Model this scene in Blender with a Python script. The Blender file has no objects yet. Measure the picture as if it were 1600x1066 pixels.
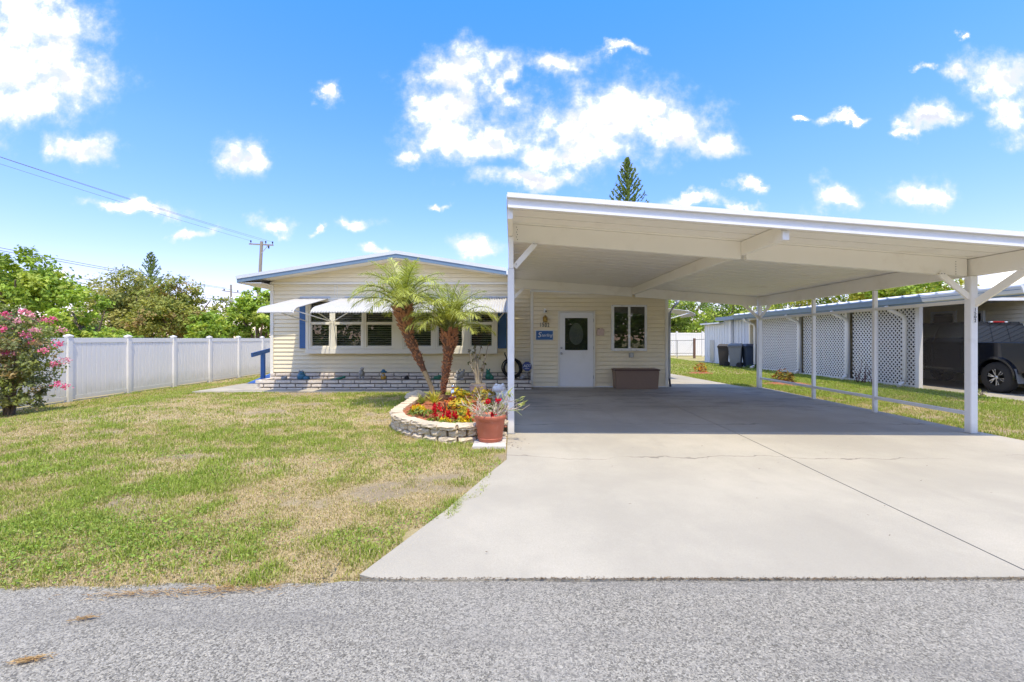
import bpy, bmesh, math, random
import numpy as np
from mathutils import Vector, Matrix, Euler
random.seed(7); rng = np.random.default_rng(11)
SC = bpy.context.scene
COL = SC.collection
PI = math.pi

# ------------------------------------------------------------------ camera
cd = bpy.data.cameras.new("camera"); cam = bpy.data.objects.new("camera", cd); COL.objects.link(cam)
cam.location = (0, 0, 1.35); cam.rotation_euler = (PI/2, 0, 0)
cd.sensor_width = 36; cd.lens = 16; cd.shift_y = -0.0025; cd.clip_start = 0.05; cd.clip_end = 3000
SC.camera = cam

# ------------------------------------------------------------------ exposure, sun
SC.view_settings.view_transform = 'Standard'; SC.view_settings.look = 'None'
SC.view_settings.exposure = 1.38; SC.view_settings.gamma = 1.0
SC.view_settings.use_curve_mapping = False
TO_SUN = Vector((0.133, -0.37, 1.0)).normalized()
sl = bpy.data.lights.new("sun", 'SUN'); sl.energy = 1.97; sl.angle = math.radians(0.55); sl.color = (1.0, 0.895, 0.70)
sun = bpy.data.objects.new("sun", sl); COL.objects.link(sun)
sun.rotation_euler = (-TO_SUN).to_track_quat('-Z', 'Y').to_euler(); sun.location = (3, -8, 20)
SC.cycles.max_bounces = 8; SC.cycles.diffuse_bounces = 5; SC.cycles.transparent_max_bounces = 24
SC.cycles.caustics_reflective = False; SC.cycles.caustics_refractive = False

# ------------------------------------------------------------------ world: sky with scattered cumulus
class NT:
    """small wrapper to chain nodes"""
    def __init__(s, tree): s.t = tree; s.n = tree.nodes; s.l = tree.links
    def node(s, typ, **kw):
        nd = s.n.new(typ)
        for k, v in kw.items(): setattr(nd, k, v)
        return nd
    def put(s, sock, v):
        if v is None: return
        if isinstance(v, bpy.types.NodeSocket): s.l.new(v, sock)
        else:
            try: sock.default_value = v
            except Exception: sock.default_value = (v, v, v)
    def math(s, op, a, b=None, c=None, clamp=False):
        nd = s.node('ShaderNodeMath', operation=op, use_clamp=clamp)
        for i, v in enumerate((a, b, c)): s.put(nd.inputs[i], v)
        return nd.outputs[0]
    def vec(s, op, a, b=None, c=None):
        nd = s.node('ShaderNodeVectorMath', operation=op)
        for i, v in enumerate((a, b, c)):
            if v is not None: s.put(nd.inputs[i], v)
        return nd.outputs['Value'] if op in ('LENGTH', 'DOT_PRODUCT', 'DISTANCE') else nd.outputs[0]
    def mix(s, f, a, b, blend='MIX'):
        nd = s.node('ShaderNodeMix', data_type='RGBA', blend_type=blend)
        s.put(nd.inputs[0], f)
        for i, v in ((6, a), (7, b)):
            if isinstance(v, tuple) and len(v) == 3: v = (*v, 1)
            s.put(nd.inputs[i], v)
        return nd.outputs[2]
    def noise(s, vec, scale, detail=4, rough=0.55, out=0, lac=2.0):
        nd = s.node('ShaderNodeTexNoise')
        if vec is not None: s.put(nd.inputs['Vector'], vec)
        nd.inputs['Scale'].default_value = scale; nd.inputs['Detail'].default_value = detail
        nd.inputs['Roughness'].default_value = rough; nd.inputs['Lacunarity'].default_value = lac
        return nd.outputs[out]
    def ramp(s, f, stops, interp='LINEAR'):
        nd = s.node('ShaderNodeValToRGB'); cr = nd.color_ramp; cr.interpolation = interp
        while len(cr.elements) < len(stops): cr.elements.new(0.5)
        for e, (p, c) in zip(cr.elements, stops):
            e.position = p; e.color = (*c, 1) if len(c) == 3 else c
        s.put(nd.inputs[0], f); return nd.outputs[0]
    def smooth(s, v, lo, hi):
        nd = s.node('ShaderNodeMapRange', interpolation_type='SMOOTHSTEP')
        s.put(nd.inputs[0], v); nd.inputs[1].default_value = lo; nd.inputs[2].default_value = hi
        return nd.outputs[0]

W = bpy.data.worlds.new("World"); SC.world = W; W.use_nodes = True
W.node_tree.nodes.clear(); w = NT(W.node_tree)
sky = w.node('ShaderNodeTexSky'); sky.sky_type = 'NISHITA'; sky.sun_disc = False
sky.sun_elevation = math.asin(TO_SUN.z); sky.sun_rotation = math.atan2(TO_SUN.x, TO_SUN.y)
sky.air_density = 1.0; sky.dust_density = 0.3; sky.ozone_density = 2.0
hs = w.node('ShaderNodeHueSaturation'); hs.inputs['Hue'].default_value = 0.497
hs.inputs['Saturation'].default_value = 1.2; hs.inputs['Value'].default_value = 1.3
w.l.new(sky.outputs[0], hs.inputs['Color'])
tc = w.node('ShaderNodeTexCoord'); D = tc.outputs['Generated']
sx = w.node('ShaderNodeSeparateXYZ'); w.l.new(D, sx.inputs[0])
dx, dy, dz = sx.outputs
dyc = w.math('MAXIMUM', dy, 0.06)
u = w.math('DIVIDE', dx, dyc); v = w.math('DIVIDE', dz, dyc)
cmb = w.node('ShaderNodeCombineXYZ'); w.put(cmb.inputs[0], u); w.put(cmb.inputs[1], v); UV = cmb.outputs[0]
# clouds of the front sky: bearing / height (tangents) and half sizes
CL = [(-1.04,.62,.17,.13),(-1.07,.70,.14,.09),(-.96,.57,.10,.06),(-1.08,.52,.13,.06),(-1.16,.60,.16,.16),
(-.955,.41,.085,.04),(-.60,.40,.06,.046),(-.40,.54,.03,.034),(-.84,.288,.13,.018),(-.755,.283,.05,.02),
(-.527,.252,.055,.022),(-.322,.244,.046,.024),(-.41,.24,.02,.012),(-.085,.20,.08,.028),
(-.12,.59,.105,.065),(-.14,.505,.085,.085),(-.09,.44,.14,.05),(-.225,.40,.055,.025),(-.02,.55,.05,.06),
(.10,.61,.085,.032),(.24,.49,.15,.10),(.34,.465,.13,.065),(.14,.46,.13,.075),(.435,.428,.07,.04),(.115,.41,.13,.045),
(.03,.352,.13,.028),(.245,.64,.055,.014),(.515,.33,.034,.016),(.703,.32,.06,.032),(.91,.327,.075,.034),
(1.07,.575,.10,.06),(1.09,.49,.07,.05),(.985,.575,.05,.022),(.905,.478,.062,.036),(.88,.455,.04,.016),
(.715,.475,.045,.012),(.90,.585,.022,.012),(.99,.668,.016,.014),(.40,.295,.085,.015),(.51,.283,.04,.012),
(.745,.262,.04,.009),(1.07,.125,.16,.06),(.96,.12,.07,.03),(-1.0,.135,.045,.018),(.63,.48,.03,.008),(-.30,.185,.035,.012),(-.16,.30,.03,.010),(-.70,.235,.05,.012),(.19,.275,.05,.012),(1.19,.53,.1,.1)]
wn = w.noise(UV, 7.0, 6, 0.62, out=1)
wv = w.vec('SUBTRACT', wn, (0.5, 0.5, 0.5))
wv = w.vec('MULTIPLY', wv, (0.22, 0.14, 0.0))
UVw = w.vec('ADD', UV, wv)
acc = None
for (cx, cy, rx, ry) in CL:
    q = w.vec('MULTIPLY_ADD', UVw, (1/(rx*1.2), 1/(ry*1.2), 0.0), (-cx/(rx*1.2), -cy/(ry*1.2), 0.0))
    L = w.vec('LENGTH', q)
    acc = L if acc is None else w.math('SMOOTH_MIN', acc, L, 0.35)
base = w.math('SUBTRACT', 1.0, acc)
fine = w.noise(UV, 15.0, 8, 0.62)
dens = w.math('MULTIPLY_ADD', w.math('SUBTRACT', fine, 0.5), 1.75, base)
front = w.math('POWER', w.smooth(dens, -0.20, 0.85), 1.7)
fm = w.smooth(dy, 0.25, 0.5)
front = w.math('MULTIPLY', front, fm)
# unseen rest of the sky: cloud cover raised for neutral fill light
den = w.math('ADD', w.math('MAXIMUM', dz, 0.0), 0.12)
pn = w.node('ShaderNodeVectorMath', operation='SCALE'); w.l.new(D, pn.inputs[0]); w.l.new(w.math('DIVIDE', 1.0, den), pn.inputs['Scale'])
gn = w.noise(pn.outputs[0], 1.5, 8, 0.6)
rest = w.math('POWER', w.smooth(gn, 0.42, 0.60), 1.5)
rest = w.math('MULTIPLY', rest, w.math('SUBTRACT', 1.0, w.smooth(dy, 0.25, 0.5)))
rest = w.math('MULTIPLY', rest, w.smooth(dz, 0.0, 0.12))
cover = w.math('MAXIMUM', front, rest)
# body tone: brilliant tops, faintly lavender hollows
up = w.noise(w.vec('ADD', UV, (0.004, 0.022, 0.0)), 15.0, 5, 0.6)
tone = w.math('ADD', w.math('MULTIPLY', w.math('SUBTRACT', fine, up), 0.9), w.noise(UV, 6.0, 3, 0.5))
tone = w.smooth(tone, 0.34, 0.64)
core = w.smooth(w.math('MAXIMUM', dens, w.math('MULTIPLY', rest, 1.2)), 0.35, 1.1)
cc = w.mix(tone, (2.45, 2.52, 2.8), (9.0, 8.8, 8.4))
cc = w.mix(core, (3.2, 3.25, 3.4), cc)
# paler but not brighter towards the horizon, the same all round
tn = w.ramp(w.math('MAXIMUM', dz, 0.0), [(0.0, (0.62, 0.475, 0.57)), (0.12, (0.66, 0.51, 0.67)), (0.35, (0.60, 0.62, 0.93)), (0.62, (0.38, 0.665, 1.10)), (1.0, (0.62, 0.78, 0.88))])  # the unseen zenith is paled to make the fill less blue
skyb = w.mix(1.0, hs.outputs[0], tn, 'MULTIPLY')
skyc = w.mix(w.math('MULTIPLY', cover, 0.97), skyb, cc)
bg = w.node('ShaderNodeBackground'); bg.inputs['Strength'].default_value = 0.13
w.l.new(skyc, bg.inputs['Color'])
wo = w.node('ShaderNodeOutputWorld'); w.l.new(bg.outputs[0], wo.inputs[0])
W.cycles.sampling_method = 'MANUAL'; W.cycles.sample_map_resolution = 512

# ------------------------------------------------------------------ materials
def new_mat(name):
    m = bpy.data.materials.new(name); m.use_nodes = True
    t = NT(m.node_tree); b = t.n['Principled BSDF']
    return m, t, b
def pos(t): return t.node('ShaderNodeNewGeometry').outputs['Position']
def mat(name, col, rough=0.6, var=0.07, vscale=3.0, bump=0.0, bscale=60, metal=0.0, spec=0.4, rnd=0.0, stretch=None, dirt=None, dscale=1.5, coat=0):
    m, t, b = new_mat(name)
    P = pos(t)
    if stretch: P = t.vec('MULTIPLY', P, stretch)
    n1 = t.noise(P, vscale, 5, 0.6)
    lo = tuple(max(0, c*(1-var*2)) for c in col); hi = tuple(min(1, c*(1+var*2)) for c in col)
    c = t.mix(n1, lo, hi)
    if dirt:
        n2 = t.noise(P, dscale, 6, 0.65)
        c = t.mix(t.math('MULTIPLY', t.smooth(n2, 0.52, 0.72), dirt[3]), c, dirt[:3])
    if rnd:
        r = t.node('ShaderNodeObjectInfo').outputs['Random']
        f = t.math('MULTIPLY_ADD', r, 2*rnd, 1-rnd)
        vm = t.node('ShaderNodeVectorMath', operation='SCALE'); t.l.new(c, vm.inputs[0]); t.l.new(f, vm.inputs['Scale'])
        c = vm.outputs[0]
    t.put(b.inputs['Base Color'], c)
    b.inputs['Roughness'].default_value = rough; b.inputs['Metallic'].default_value = metal
    b.inputs['Specular IOR Level'].default_value = spec
    if coat: b.inputs['Coat Weight'].default_value = coat
    if bump:
        bn = t.node('ShaderNodeBump'); bn.inputs['Strength'].default_value = 1.0; bn.inputs['Distance'].default_value = bump
        t.l.new(t.noise(P, bscale, 4, 0.6), bn.inputs['Height']); t.l.new(bn.outputs[0], b.inputs['Normal'])
    return m
def leaf_mat(name, trans=0.35, rough=0.5, spec=0.3):
    m, t, b = new_mat(name)
    a = t.node('ShaderNodeAttribute'); a.attribute_name = 'Col'
    t.l.new(a.outputs['Color'], b.inputs['Base Color'])
    b.inputs['Roughness'].default_value = rough; b.inputs['Specular IOR Level'].default_value = spec
    tr = t.node('ShaderNodeBsdfTranslucent')
    tint = t.mix(1.0, a.outputs['Color'], (1.0, 1.0, 0.55), 'MULTIPLY'); t.l.new(tint, tr.inputs['Color'])
    mx = t.node('ShaderNodeMixShader'); mx.inputs[0].default_value = trans
    t.l.new(b.outputs[0], mx.inputs[1]); t.l.new(tr.outputs[0], mx.inputs[2])
    t.l.new(mx.outputs[0], t.n['Material Output'].inputs[0])
    return m
def glass_mat(name, tint=(0.75, 0.8, 0.8), refl=0.10):
    m, t, b = new_mat(name); t.n.remove(b)
    tr = t.node('ShaderNodeBsdfTransparent'); tr.inputs[0].default_value = (*tint, 1)
    gl = t.node('ShaderNodeBsdfGlossy'); gl.inputs['Roughness'].default_value = 0.01
    fr = t.node('ShaderNodeFresnel'); fr.inputs[0].default_value = 1.5
    f = t.math('ADD', fr.outputs[0], refl, clamp=True)
    mx = t.node('ShaderNodeMixShader'); t.l.new(f, mx.inputs[0]); t.l.new(tr.outputs[0], mx.inputs[1]); t.l.new(gl.outputs[0], mx.inputs[2])
    t.l.new(mx.outputs[0], t.n['Material Output'].inputs[0]); return m
M = {}
M['white'] = mat('white_paint', (0.80, 0.80, 0.79), 0.45, 0.02, 2, dirt=(0.6, 0.58, 0.52, 0.25))
M['post'] = mat('post_white', (0.82, 0.81, 0.78), 0.4, 0.02, 2, dirt=(0.62, 0.6, 0.55, 0.3), dscale=4)
M['cream'] = mat('cream_enamel', (0.90, 0.87, 0.79), 0.45, 0.02, 1.2, dirt=(0.66, 0.6, 0.5, 0.4), dscale=1.2)
M['soffit'] = mat('soffit_cream', (0.74, 0.70, 0.62), 0.5, 0.03, 1)
M['siding'] = mat('vinyl_siding', (0.85, 0.755, 0.54), 0.5, 0.02, 0.8, dirt=(0.68, 0.60, 0.44, 0.25), dscale=1.0, bump=0.0008, bscale=90)
M['trim'] = mat('siding_trim', (0.80, 0.77, 0.68), 0.45, 0.02)
M['wintrim'] = mat('window_trim', (0.84, 0.81, 0.71), 0.4, 0.02)
M['blue'] = mat('blue_paint', (0.055, 0.15, 0.36), 0.4, 0.04)
M['bluefascia'] = mat('blue_fascia', (0.16, 0.235, 0.32), 0.35, 0.04, 2, dirt=(0.26, 0.32, 0.40, 0.4))
M['roofgrey'] = mat('roof_drip_metal', (0.62, 0.65, 0.68), 0.4, 0.03, 2)
M['roofwhite'] = mat('white_metal_roof', (0.78, 0.78, 0.77), 0.5, 0.04, 1.5, dirt=(0.6, 0.57, 0.5, 0.4))
M['awning'] = mat('awning_aluminium', (0.52, 0.51, 0.485), 0.42, 0.02, 3, dirt=(0.62, 0.6, 0.56, 0.3), dscale=5)
M['vinyl'] = mat('fence_vinyl', (0.78, 0.76, 0.72), 0.4, 0.02, 1.2, dirt=(0.68, 0.69, 0.68, 0.35), dscale=0.9)
M['dark'] = mat('dark_interior', (0.085, 0.08, 0.075), 0.8)
M['blind'] = mat('blind_slat', (0.72, 0.66, 0.56), 0.5, 0.03)
def splash(m, c, z0, z1, f):
    # soil splash and algae low on a surface, broken up by noise
    t = NT(m.node_tree); b = t.n['Principled BSDF']; src = b.inputs['Base Color'].links[0].from_socket; P = pos(t)
    sp = t.node('ShaderNodeSeparateXYZ'); t.l.new(P, sp.inputs[0]); nz = t.noise(P, 5, 5, 0.65)
    h = t.math('MULTIPLY_ADD', t.math('SUBTRACT', nz, 0.5), 0.5, sp.outputs[2])
    t.put(b.inputs['Base Color'], t.mix(t.math('MULTIPLY', t.math('SUBTRACT', 1.0, t.smooth(h, z0, z1)), f), src, c))
splash(M['vinyl'], (0.42, 0.41, 0.30), -0.35, 0.25, 0.45)
splash(M['post'], (0.45, 0.42, 0.34), 0.0, 0.22, 0.45)
M['glass'] = glass_mat('window_glass', (0.86, 0.88, 0.86), 0.02)
M['etched'] = mat('etched_glass', (0.30, 0.30, 0.31), 0.35, 0.12, 60)
M['black'] = mat('black_rubber', (0.02, 0.02, 0.022), 0.6, 0.1)
M['metal'] = mat('grey_metal', (0.42, 0.43, 0.44), 0.4, 0.05, metal=0.6)
M['darkmetal'] = mat('dark_metal', (0.05, 0.05, 0.055), 0.45, 0.05)
M['brass'] = mat('brass', (0.42, 0.28, 0.08), 0.3, 0.06, metal=0.8)
M['brick'] = mat('slump_brick', (0.70, 0.62, 0.52), 0.85, 0.09, 9, bump=0.004, bscale=35, rnd=0.12, dirt=(0.34, 0.29, 0.25, 0.5), dscale=7)
M['joint'] = mat('dark_mortar', (0.20, 0.175, 0.15), 0.9, 0.1)
M['soil'] = mat('planter_soil', (0.22, 0.18, 0.14), 0.95, 0.2, 30, bump=0.01, bscale=30)
M['stone'] = mat('chiselled_stone', (0.60, 0.50, 0.36), 0.85, 0.10, 12, bump=0.012, bscale=26, rnd=0.10, dirt=(0.36, 0.29, 0.21, 0.55), dscale=11)
M['terracotta'] = mat('terracotta_plastic', (0.46, 0.135, 0.075), 0.5, 0.08, 10, dirt=(0.52, 0.22, 0.15, 0.5), dscale=12)
M['paver'] = mat('paver_concrete', (0.58, 0.54, 0.49), 0.85, 0.06, 6, bump=0.002, bscale=80)
M['wood'] = mat('weathered_pole', (0.30, 0.265, 0.215), 0.9, 0.12, 6, stretch=(6, 6, 0.5))
M['wire'] = mat('power_cable', (0.22, 0.22, 0.23), 0.6)
M['bark'] = mat('tree_bark', (0.17, 0.125, 0.09), 0.9, 0.2, 14, bump=0.01, bscale=24)
M['boots'] = mat('palm_leaf_base', (0.40, 0.20, 0.10), 0.85, 0.25, 30, bump=0.004, bscale=60)
M['palmtrunk'] = mat('palm_trunk', (0.15, 0.08, 0.045), 0.9, 0.25, 24, bump=0.012, bscale=30)
M['palmlow'] = mat('palm_trunk_bare', (0.42, 0.33, 0.18), 0.9, 0.2, 24, bump=0.010, bscale=34)
M['leaf'] = leaf_mat('leaf', 0.38)
M['frond'] = leaf_mat('palm_leaf', 0.35, 0.4, 0.4)
M['grass'] = leaf_mat('grass_blade', 0.30, 0.6, 0.2)
M['petal'] = leaf_mat('petal', 0.25, 0.7, 0.1)
M['resin'] = mat('brown_resin', (0.25, 0.17, 0.125), 0.55, 0.06, 40)
M['resindark'] = mat('brown_resin_dark', (0.12, 0.07, 0.052), 0.5, 0.05)
M['carpaint'] = mat('black_car_paint', (0.010, 0.012, 0.018), 0.08, 0.02, spec=0.5, coat=0.4)
M['carglass'] = mat('tinted_glass', (0.022, 0.028, 0.04), 0.03, 0.02, spec=0.9)
M['tyre'] = mat('tyre_rubber', (0.035, 0.034, 0.034), 0.8, 0.1, 20)
M['chrome'] = mat('chrome', (0.75, 0.76, 0.78), 0.12, 0.02, metal=1.0)
M['rim'] = mat('black_rim', (0.03, 0.03, 0.03), 0.25, 0.05, metal=0.3, spec=0.7)
M['red'] = mat('red_lens', (0.45, 0.02, 0.02), 0.25, 0.05)
M['galv'] = mat('shed_metal', (0.68, 0.70, 0.71), 0.5, 0.04, 2, dirt=(0.5, 0.49, 0.45, 0.4), dscale=2)
M['nwall'] = mat('neighbour_siding', (0.90, 0.80, 0.58), 0.5, 0.02)
M['interior'] = mat('carport_wall', (0.52, 0.46, 0.34), 0.7, 0.03)
M['ceramic'] = mat('white_statue', (0.74, 0.73, 0.71), 0.6, 0.06, 14, bump=0.006, bscale=30)
M['greystat'] = mat('grey_statue', (0.30, 0.30, 0.30), 0.8, 0.2, 24, bump=0.006, bscale=40)
M['greenstat'] = mat('green_glaze', (0.02, 0.15, 0.10), 0.3, 0.2, 24)
M['bluestat'] = mat('blue_glaze', (0.03, 0.13, 0.22), 0.3, 0.2, 24)
M['ochre'] = mat('ochre_glaze', (0.45, 0.26, 0.05), 0.4, 0.2, 24)
M['signblue'] = mat('sign_blue', (0.035, 0.125, 0.33), 0.4, 0.03)
M['adtblue'] = mat('shield_blue', (0.03, 0.055, 0.20), 0.4, 0.03)
M['signwhite'] = mat('sign_white', (0.78, 0.80, 0.82), 0.5, 0.02)
M['ink'] = mat('black_numeral', (0.015, 0.015, 0.015), 0.5)
M['binblack'] = mat('bin_black', (0.045, 0.04, 0.038), 0.55, 0.06)
M['bingrey'] = mat('bin_grey', (0.20, 0.215, 0.23), 0.5, 0.06)
M['binblue'] = mat('bin_blue_grey', (0.055, 0.075, 0.115), 0.5, 0.06)
M['pinkplaque'] = mat('pink_plaque', (0.62, 0.48, 0.42), 0.6, 0.08, 20)
M['mulch'] = mat('red_mulch', (0.36, 0.125, 0.06), 0.95, 0.35, 45, bump=0.012, bscale=50)
M['rust'] = mat('brown_post', (0.16, 0.09, 0.06), 0.9, 0.15, 10)
# concrete, with stains, pores and hairline cracks
def concrete_mat(name, col, warm):
    m, t, b = new_mat(name); P = pos(t)
    n1 = t.noise(P, 0.55, 6, 0.6); n2 = t.noise(P, 3.0, 6, 0.65); n3 = t.noise(P, 160, 3, 0.7)
    c = t.mix(t.smooth(n1, 0.35, 0.68), tuple(x*0.80 for x in col), tuple(x*1.06 for x in warm))
    c = t.mix(t.math('MULTIPLY', t.smooth(n2, 0.45, 0.75), 0.35), c, tuple(x*0.78 for x in col))
    c = t.mix(t.math('MULTIPLY', n3, 0.9), tuple(x*0.55 for x in col), c, 'MIX')
    st = t.noise(t.vec('MULTIPLY', P, (1.2, 0.35, 1)), 1.6, 4, 0.6)
    c = t.mix(t.math('MULTIPLY', t.smooth(st, 0.55, 0.72), 0.42), c, tuple(x*0.62 for x in col))
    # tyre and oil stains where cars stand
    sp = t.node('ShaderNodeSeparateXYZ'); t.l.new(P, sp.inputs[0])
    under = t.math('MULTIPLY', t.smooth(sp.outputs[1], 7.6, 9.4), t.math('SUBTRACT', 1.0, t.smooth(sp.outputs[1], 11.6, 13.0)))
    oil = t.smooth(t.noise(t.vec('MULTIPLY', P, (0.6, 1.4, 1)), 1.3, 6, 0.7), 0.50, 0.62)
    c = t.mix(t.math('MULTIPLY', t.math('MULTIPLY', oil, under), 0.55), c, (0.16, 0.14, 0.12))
    # faint tyre bands along the drive
    for x0 in (0.75, 2.3, 4.1, 5.6):
        d = t.math('ABSOLUTE', t.math('SUBTRACT', sp.outputs[0], t.math('MULTIPLY_ADD', t.noise(P, 0.35, 2, 0.5), 0.8, x0-0.4)))
        bd = t.math('MULTIPLY', t.math('SUBTRACT', 1.0, t.smooth(d, 0.05, 0.22)), t.smooth(t.noise(P, 1.4, 5, 0.7), 0.42, 0.68))
        c = t.mix(t.math('MULTIPLY', bd, 0.40), c, tuple(x*0.6 for x in col))
    # hairline cracks, mostly across the drive
    wob = t.noise(P, 1.1, 4, 0.6)
    yy = t.math('MULTIPLY_ADD', wob, 0.7, sp.outputs[1])
    for y0, x0, x1, wd in ((5.50, -0.1, 7, .016), (7.50, 0.4, 5.2, .026), (9.3, 1.0, 3.1, .03)):
        d = t.math('ABSOLUTE', t.math('SUBTRACT', yy, y0))
        ln = t.math('SUBTRACT', 1.0, t.smooth(d, wd*0.3, wd))
        ln = t.math('MULTIPLY', ln, t.smooth(t.noise(P, 0.9, 3, 0.5), 0.40, 0.55))
        c = t.mix(t.math('MULTIPLY', ln, 0.7), c, (0.15, 0.13, 0.11))
    t.put(b.inputs['Base Color'], c); b.inputs['Roughness'].default_value = 0.9; b.inputs['Specular IOR Level'].default_value = 0.2
    bn = t.node('ShaderNodeBump'); bn.inputs['Distance'].default_value = 0.0025
    t.l.new(t.math('ADD', t.noise(P, 120, 4, 0.7), t.math('MULTIPLY', n2, 2)), bn.inputs['Height']); t.l.new(bn.outputs[0], b.inputs['Normal'])
    return m
M['concrete'] = concrete_mat('concrete', (0.555, 0.505, 0.405), (0.585, 0.53, 0.42))
M['darkslab'] = concrete_mat('dark_concrete', (0.41, 0.375, 0.31), (0.47, 0.43, 0.355))  # darker concrete tone for the two slabs under the carport
def asphalt_mat():
    m, t, b = new_mat('worn_asphalt'); P = pos(t)
    P2 = t.vec('ADD', P, t.vec('MULTIPLY', t.noise(P, 40, 3, 0.6, out=1), (0.02, 0.02, 0.0)))
    vo = t.node('ShaderNodeTexVoronoi'); t.put(vo.inputs['Vector'], P2); vo.inputs['Scale'].default_value = 150
    sp = t.node('ShaderNodeSeparateColor'); t.l.new(vo.outputs['Color'], sp.inputs[0])
    c = t.ramp(sp.outputs[0], [(0.0, (0.115, 0.106, 0.086)), (0.25, (0.20, 0.184, 0.15)), (0.42, (0.30, 0.277, 0.228)), (0.75, (0.365, 0.337, 0.277)), (1.0, (0.46, 0.425, 0.35))])
    v2 = t.node('ShaderNodeTexVoronoi'); t.put(v2.inputs['Vector'], P2); v2.inputs['Scale'].default_value = 210
    s2 = t.node('ShaderNodeSeparateColor'); t.l.new(v2.outputs['Color'], s2.inputs[0])
    c = t.mix(t.math('MULTIPLY', t.smooth(s2.outputs[1], 0.5, 0.9), 0.45), c, (0.12, 0.12, 0.12))
    big = t.noise(P, 0.8, 5, 0.6)
    c = t.mix(t.math('MULTIPLY', t.smooth(big, 0.4, 0.7), 0.25), c, (0.37, 0.35, 0.31))
    trk = t.noise(t.vec('MULTIPLY', P, (0.25, 2.2, 1)), 1.4, 5, 0.6)
    c = t.mix(t.math('MULTIPLY', t.smooth(trk, 0.48, 0.72), 0.42), c, (0.20, 0.188, 0.165))
    t.put(b.inputs['Base Color'], c); b.inputs['Roughness'].default_value = 0.95; b.inputs['Specular IOR Level'].default_value = 0.15
    bn = t.node('ShaderNodeBump'); bn.inputs['Distance'].default_value = 0.004
    t.l.new(t.math('SUBTRACT', 1.0, vo.outputs['Distance']), bn.inputs['Height']); t.l.new(bn.outputs[0], b.inputs['Normal'])
    return m
M['asphalt'] = asphalt_mat()
def soil_lawn_mat():
    m, t, b = new_mat('lawn_thatch'); P = pos(t)
    a = t.node('ShaderNodeAttribute'); a.attribute_name = 'Col'
    n = t.noise(P, 55, 5, 0.7)
    far = t.noise(P, 1.3, 6, 0.65)
    c = t.mix(t.math('MULTIPLY', n, 0.55), a.outputs['Color'], (0.16, 0.135, 0.075))
    c = t.mix(t.math('MULTIPLY', t.smooth(far, 0.45, 0.7), 0.25), c, (0.26, 0.21, 0.12))
    t.put(b.inputs['Base Color'], c); b.inputs['Roughness'].default_value = 1.0; b.inputs['Specular IOR Level'].default_value = 0.1
    bn = t.node('ShaderNodeBump'); bn.inputs['Distance'].default_value = 0.02
    t.l.new(n, bn.inputs['Height']); t.l.new(bn.outputs[0], b.inputs['Normal']); return m
M['lawn'] = soil_lawn_mat()
def screen_mat():
    m, t, b = new_mat('insect_screen'); b.inputs['Base Color'].default_value = (0.17, 0.155, 0.135, 1); b.inputs['Roughness'].default_value = 0.8
    tr = t.node('ShaderNodeBsdfTransparent'); mx = t.node('ShaderNodeMixShader'); mx.inputs[0].default_value = 0.22
    t.l.new(tr.outputs[0], mx.inputs[1]); t.l.new(b.outputs[0], mx.inputs[2]); t.l.new(mx.outputs[0], t.n['Material Output'].inputs[0]); return m
M['screen'] = screen_mat()
M['darkbacking'] = screen_mat(); _n = M['darkbacking'].node_tree.nodes; _n['Mix Shader'].inputs[0].default_value = 0.62; _n['Principled BSDF'].inputs['Base Color'].default_value = (0.05, 0.05, 0.05, 1)  # darker, denser copy of the mesh for the sheets behind the lattice

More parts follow.
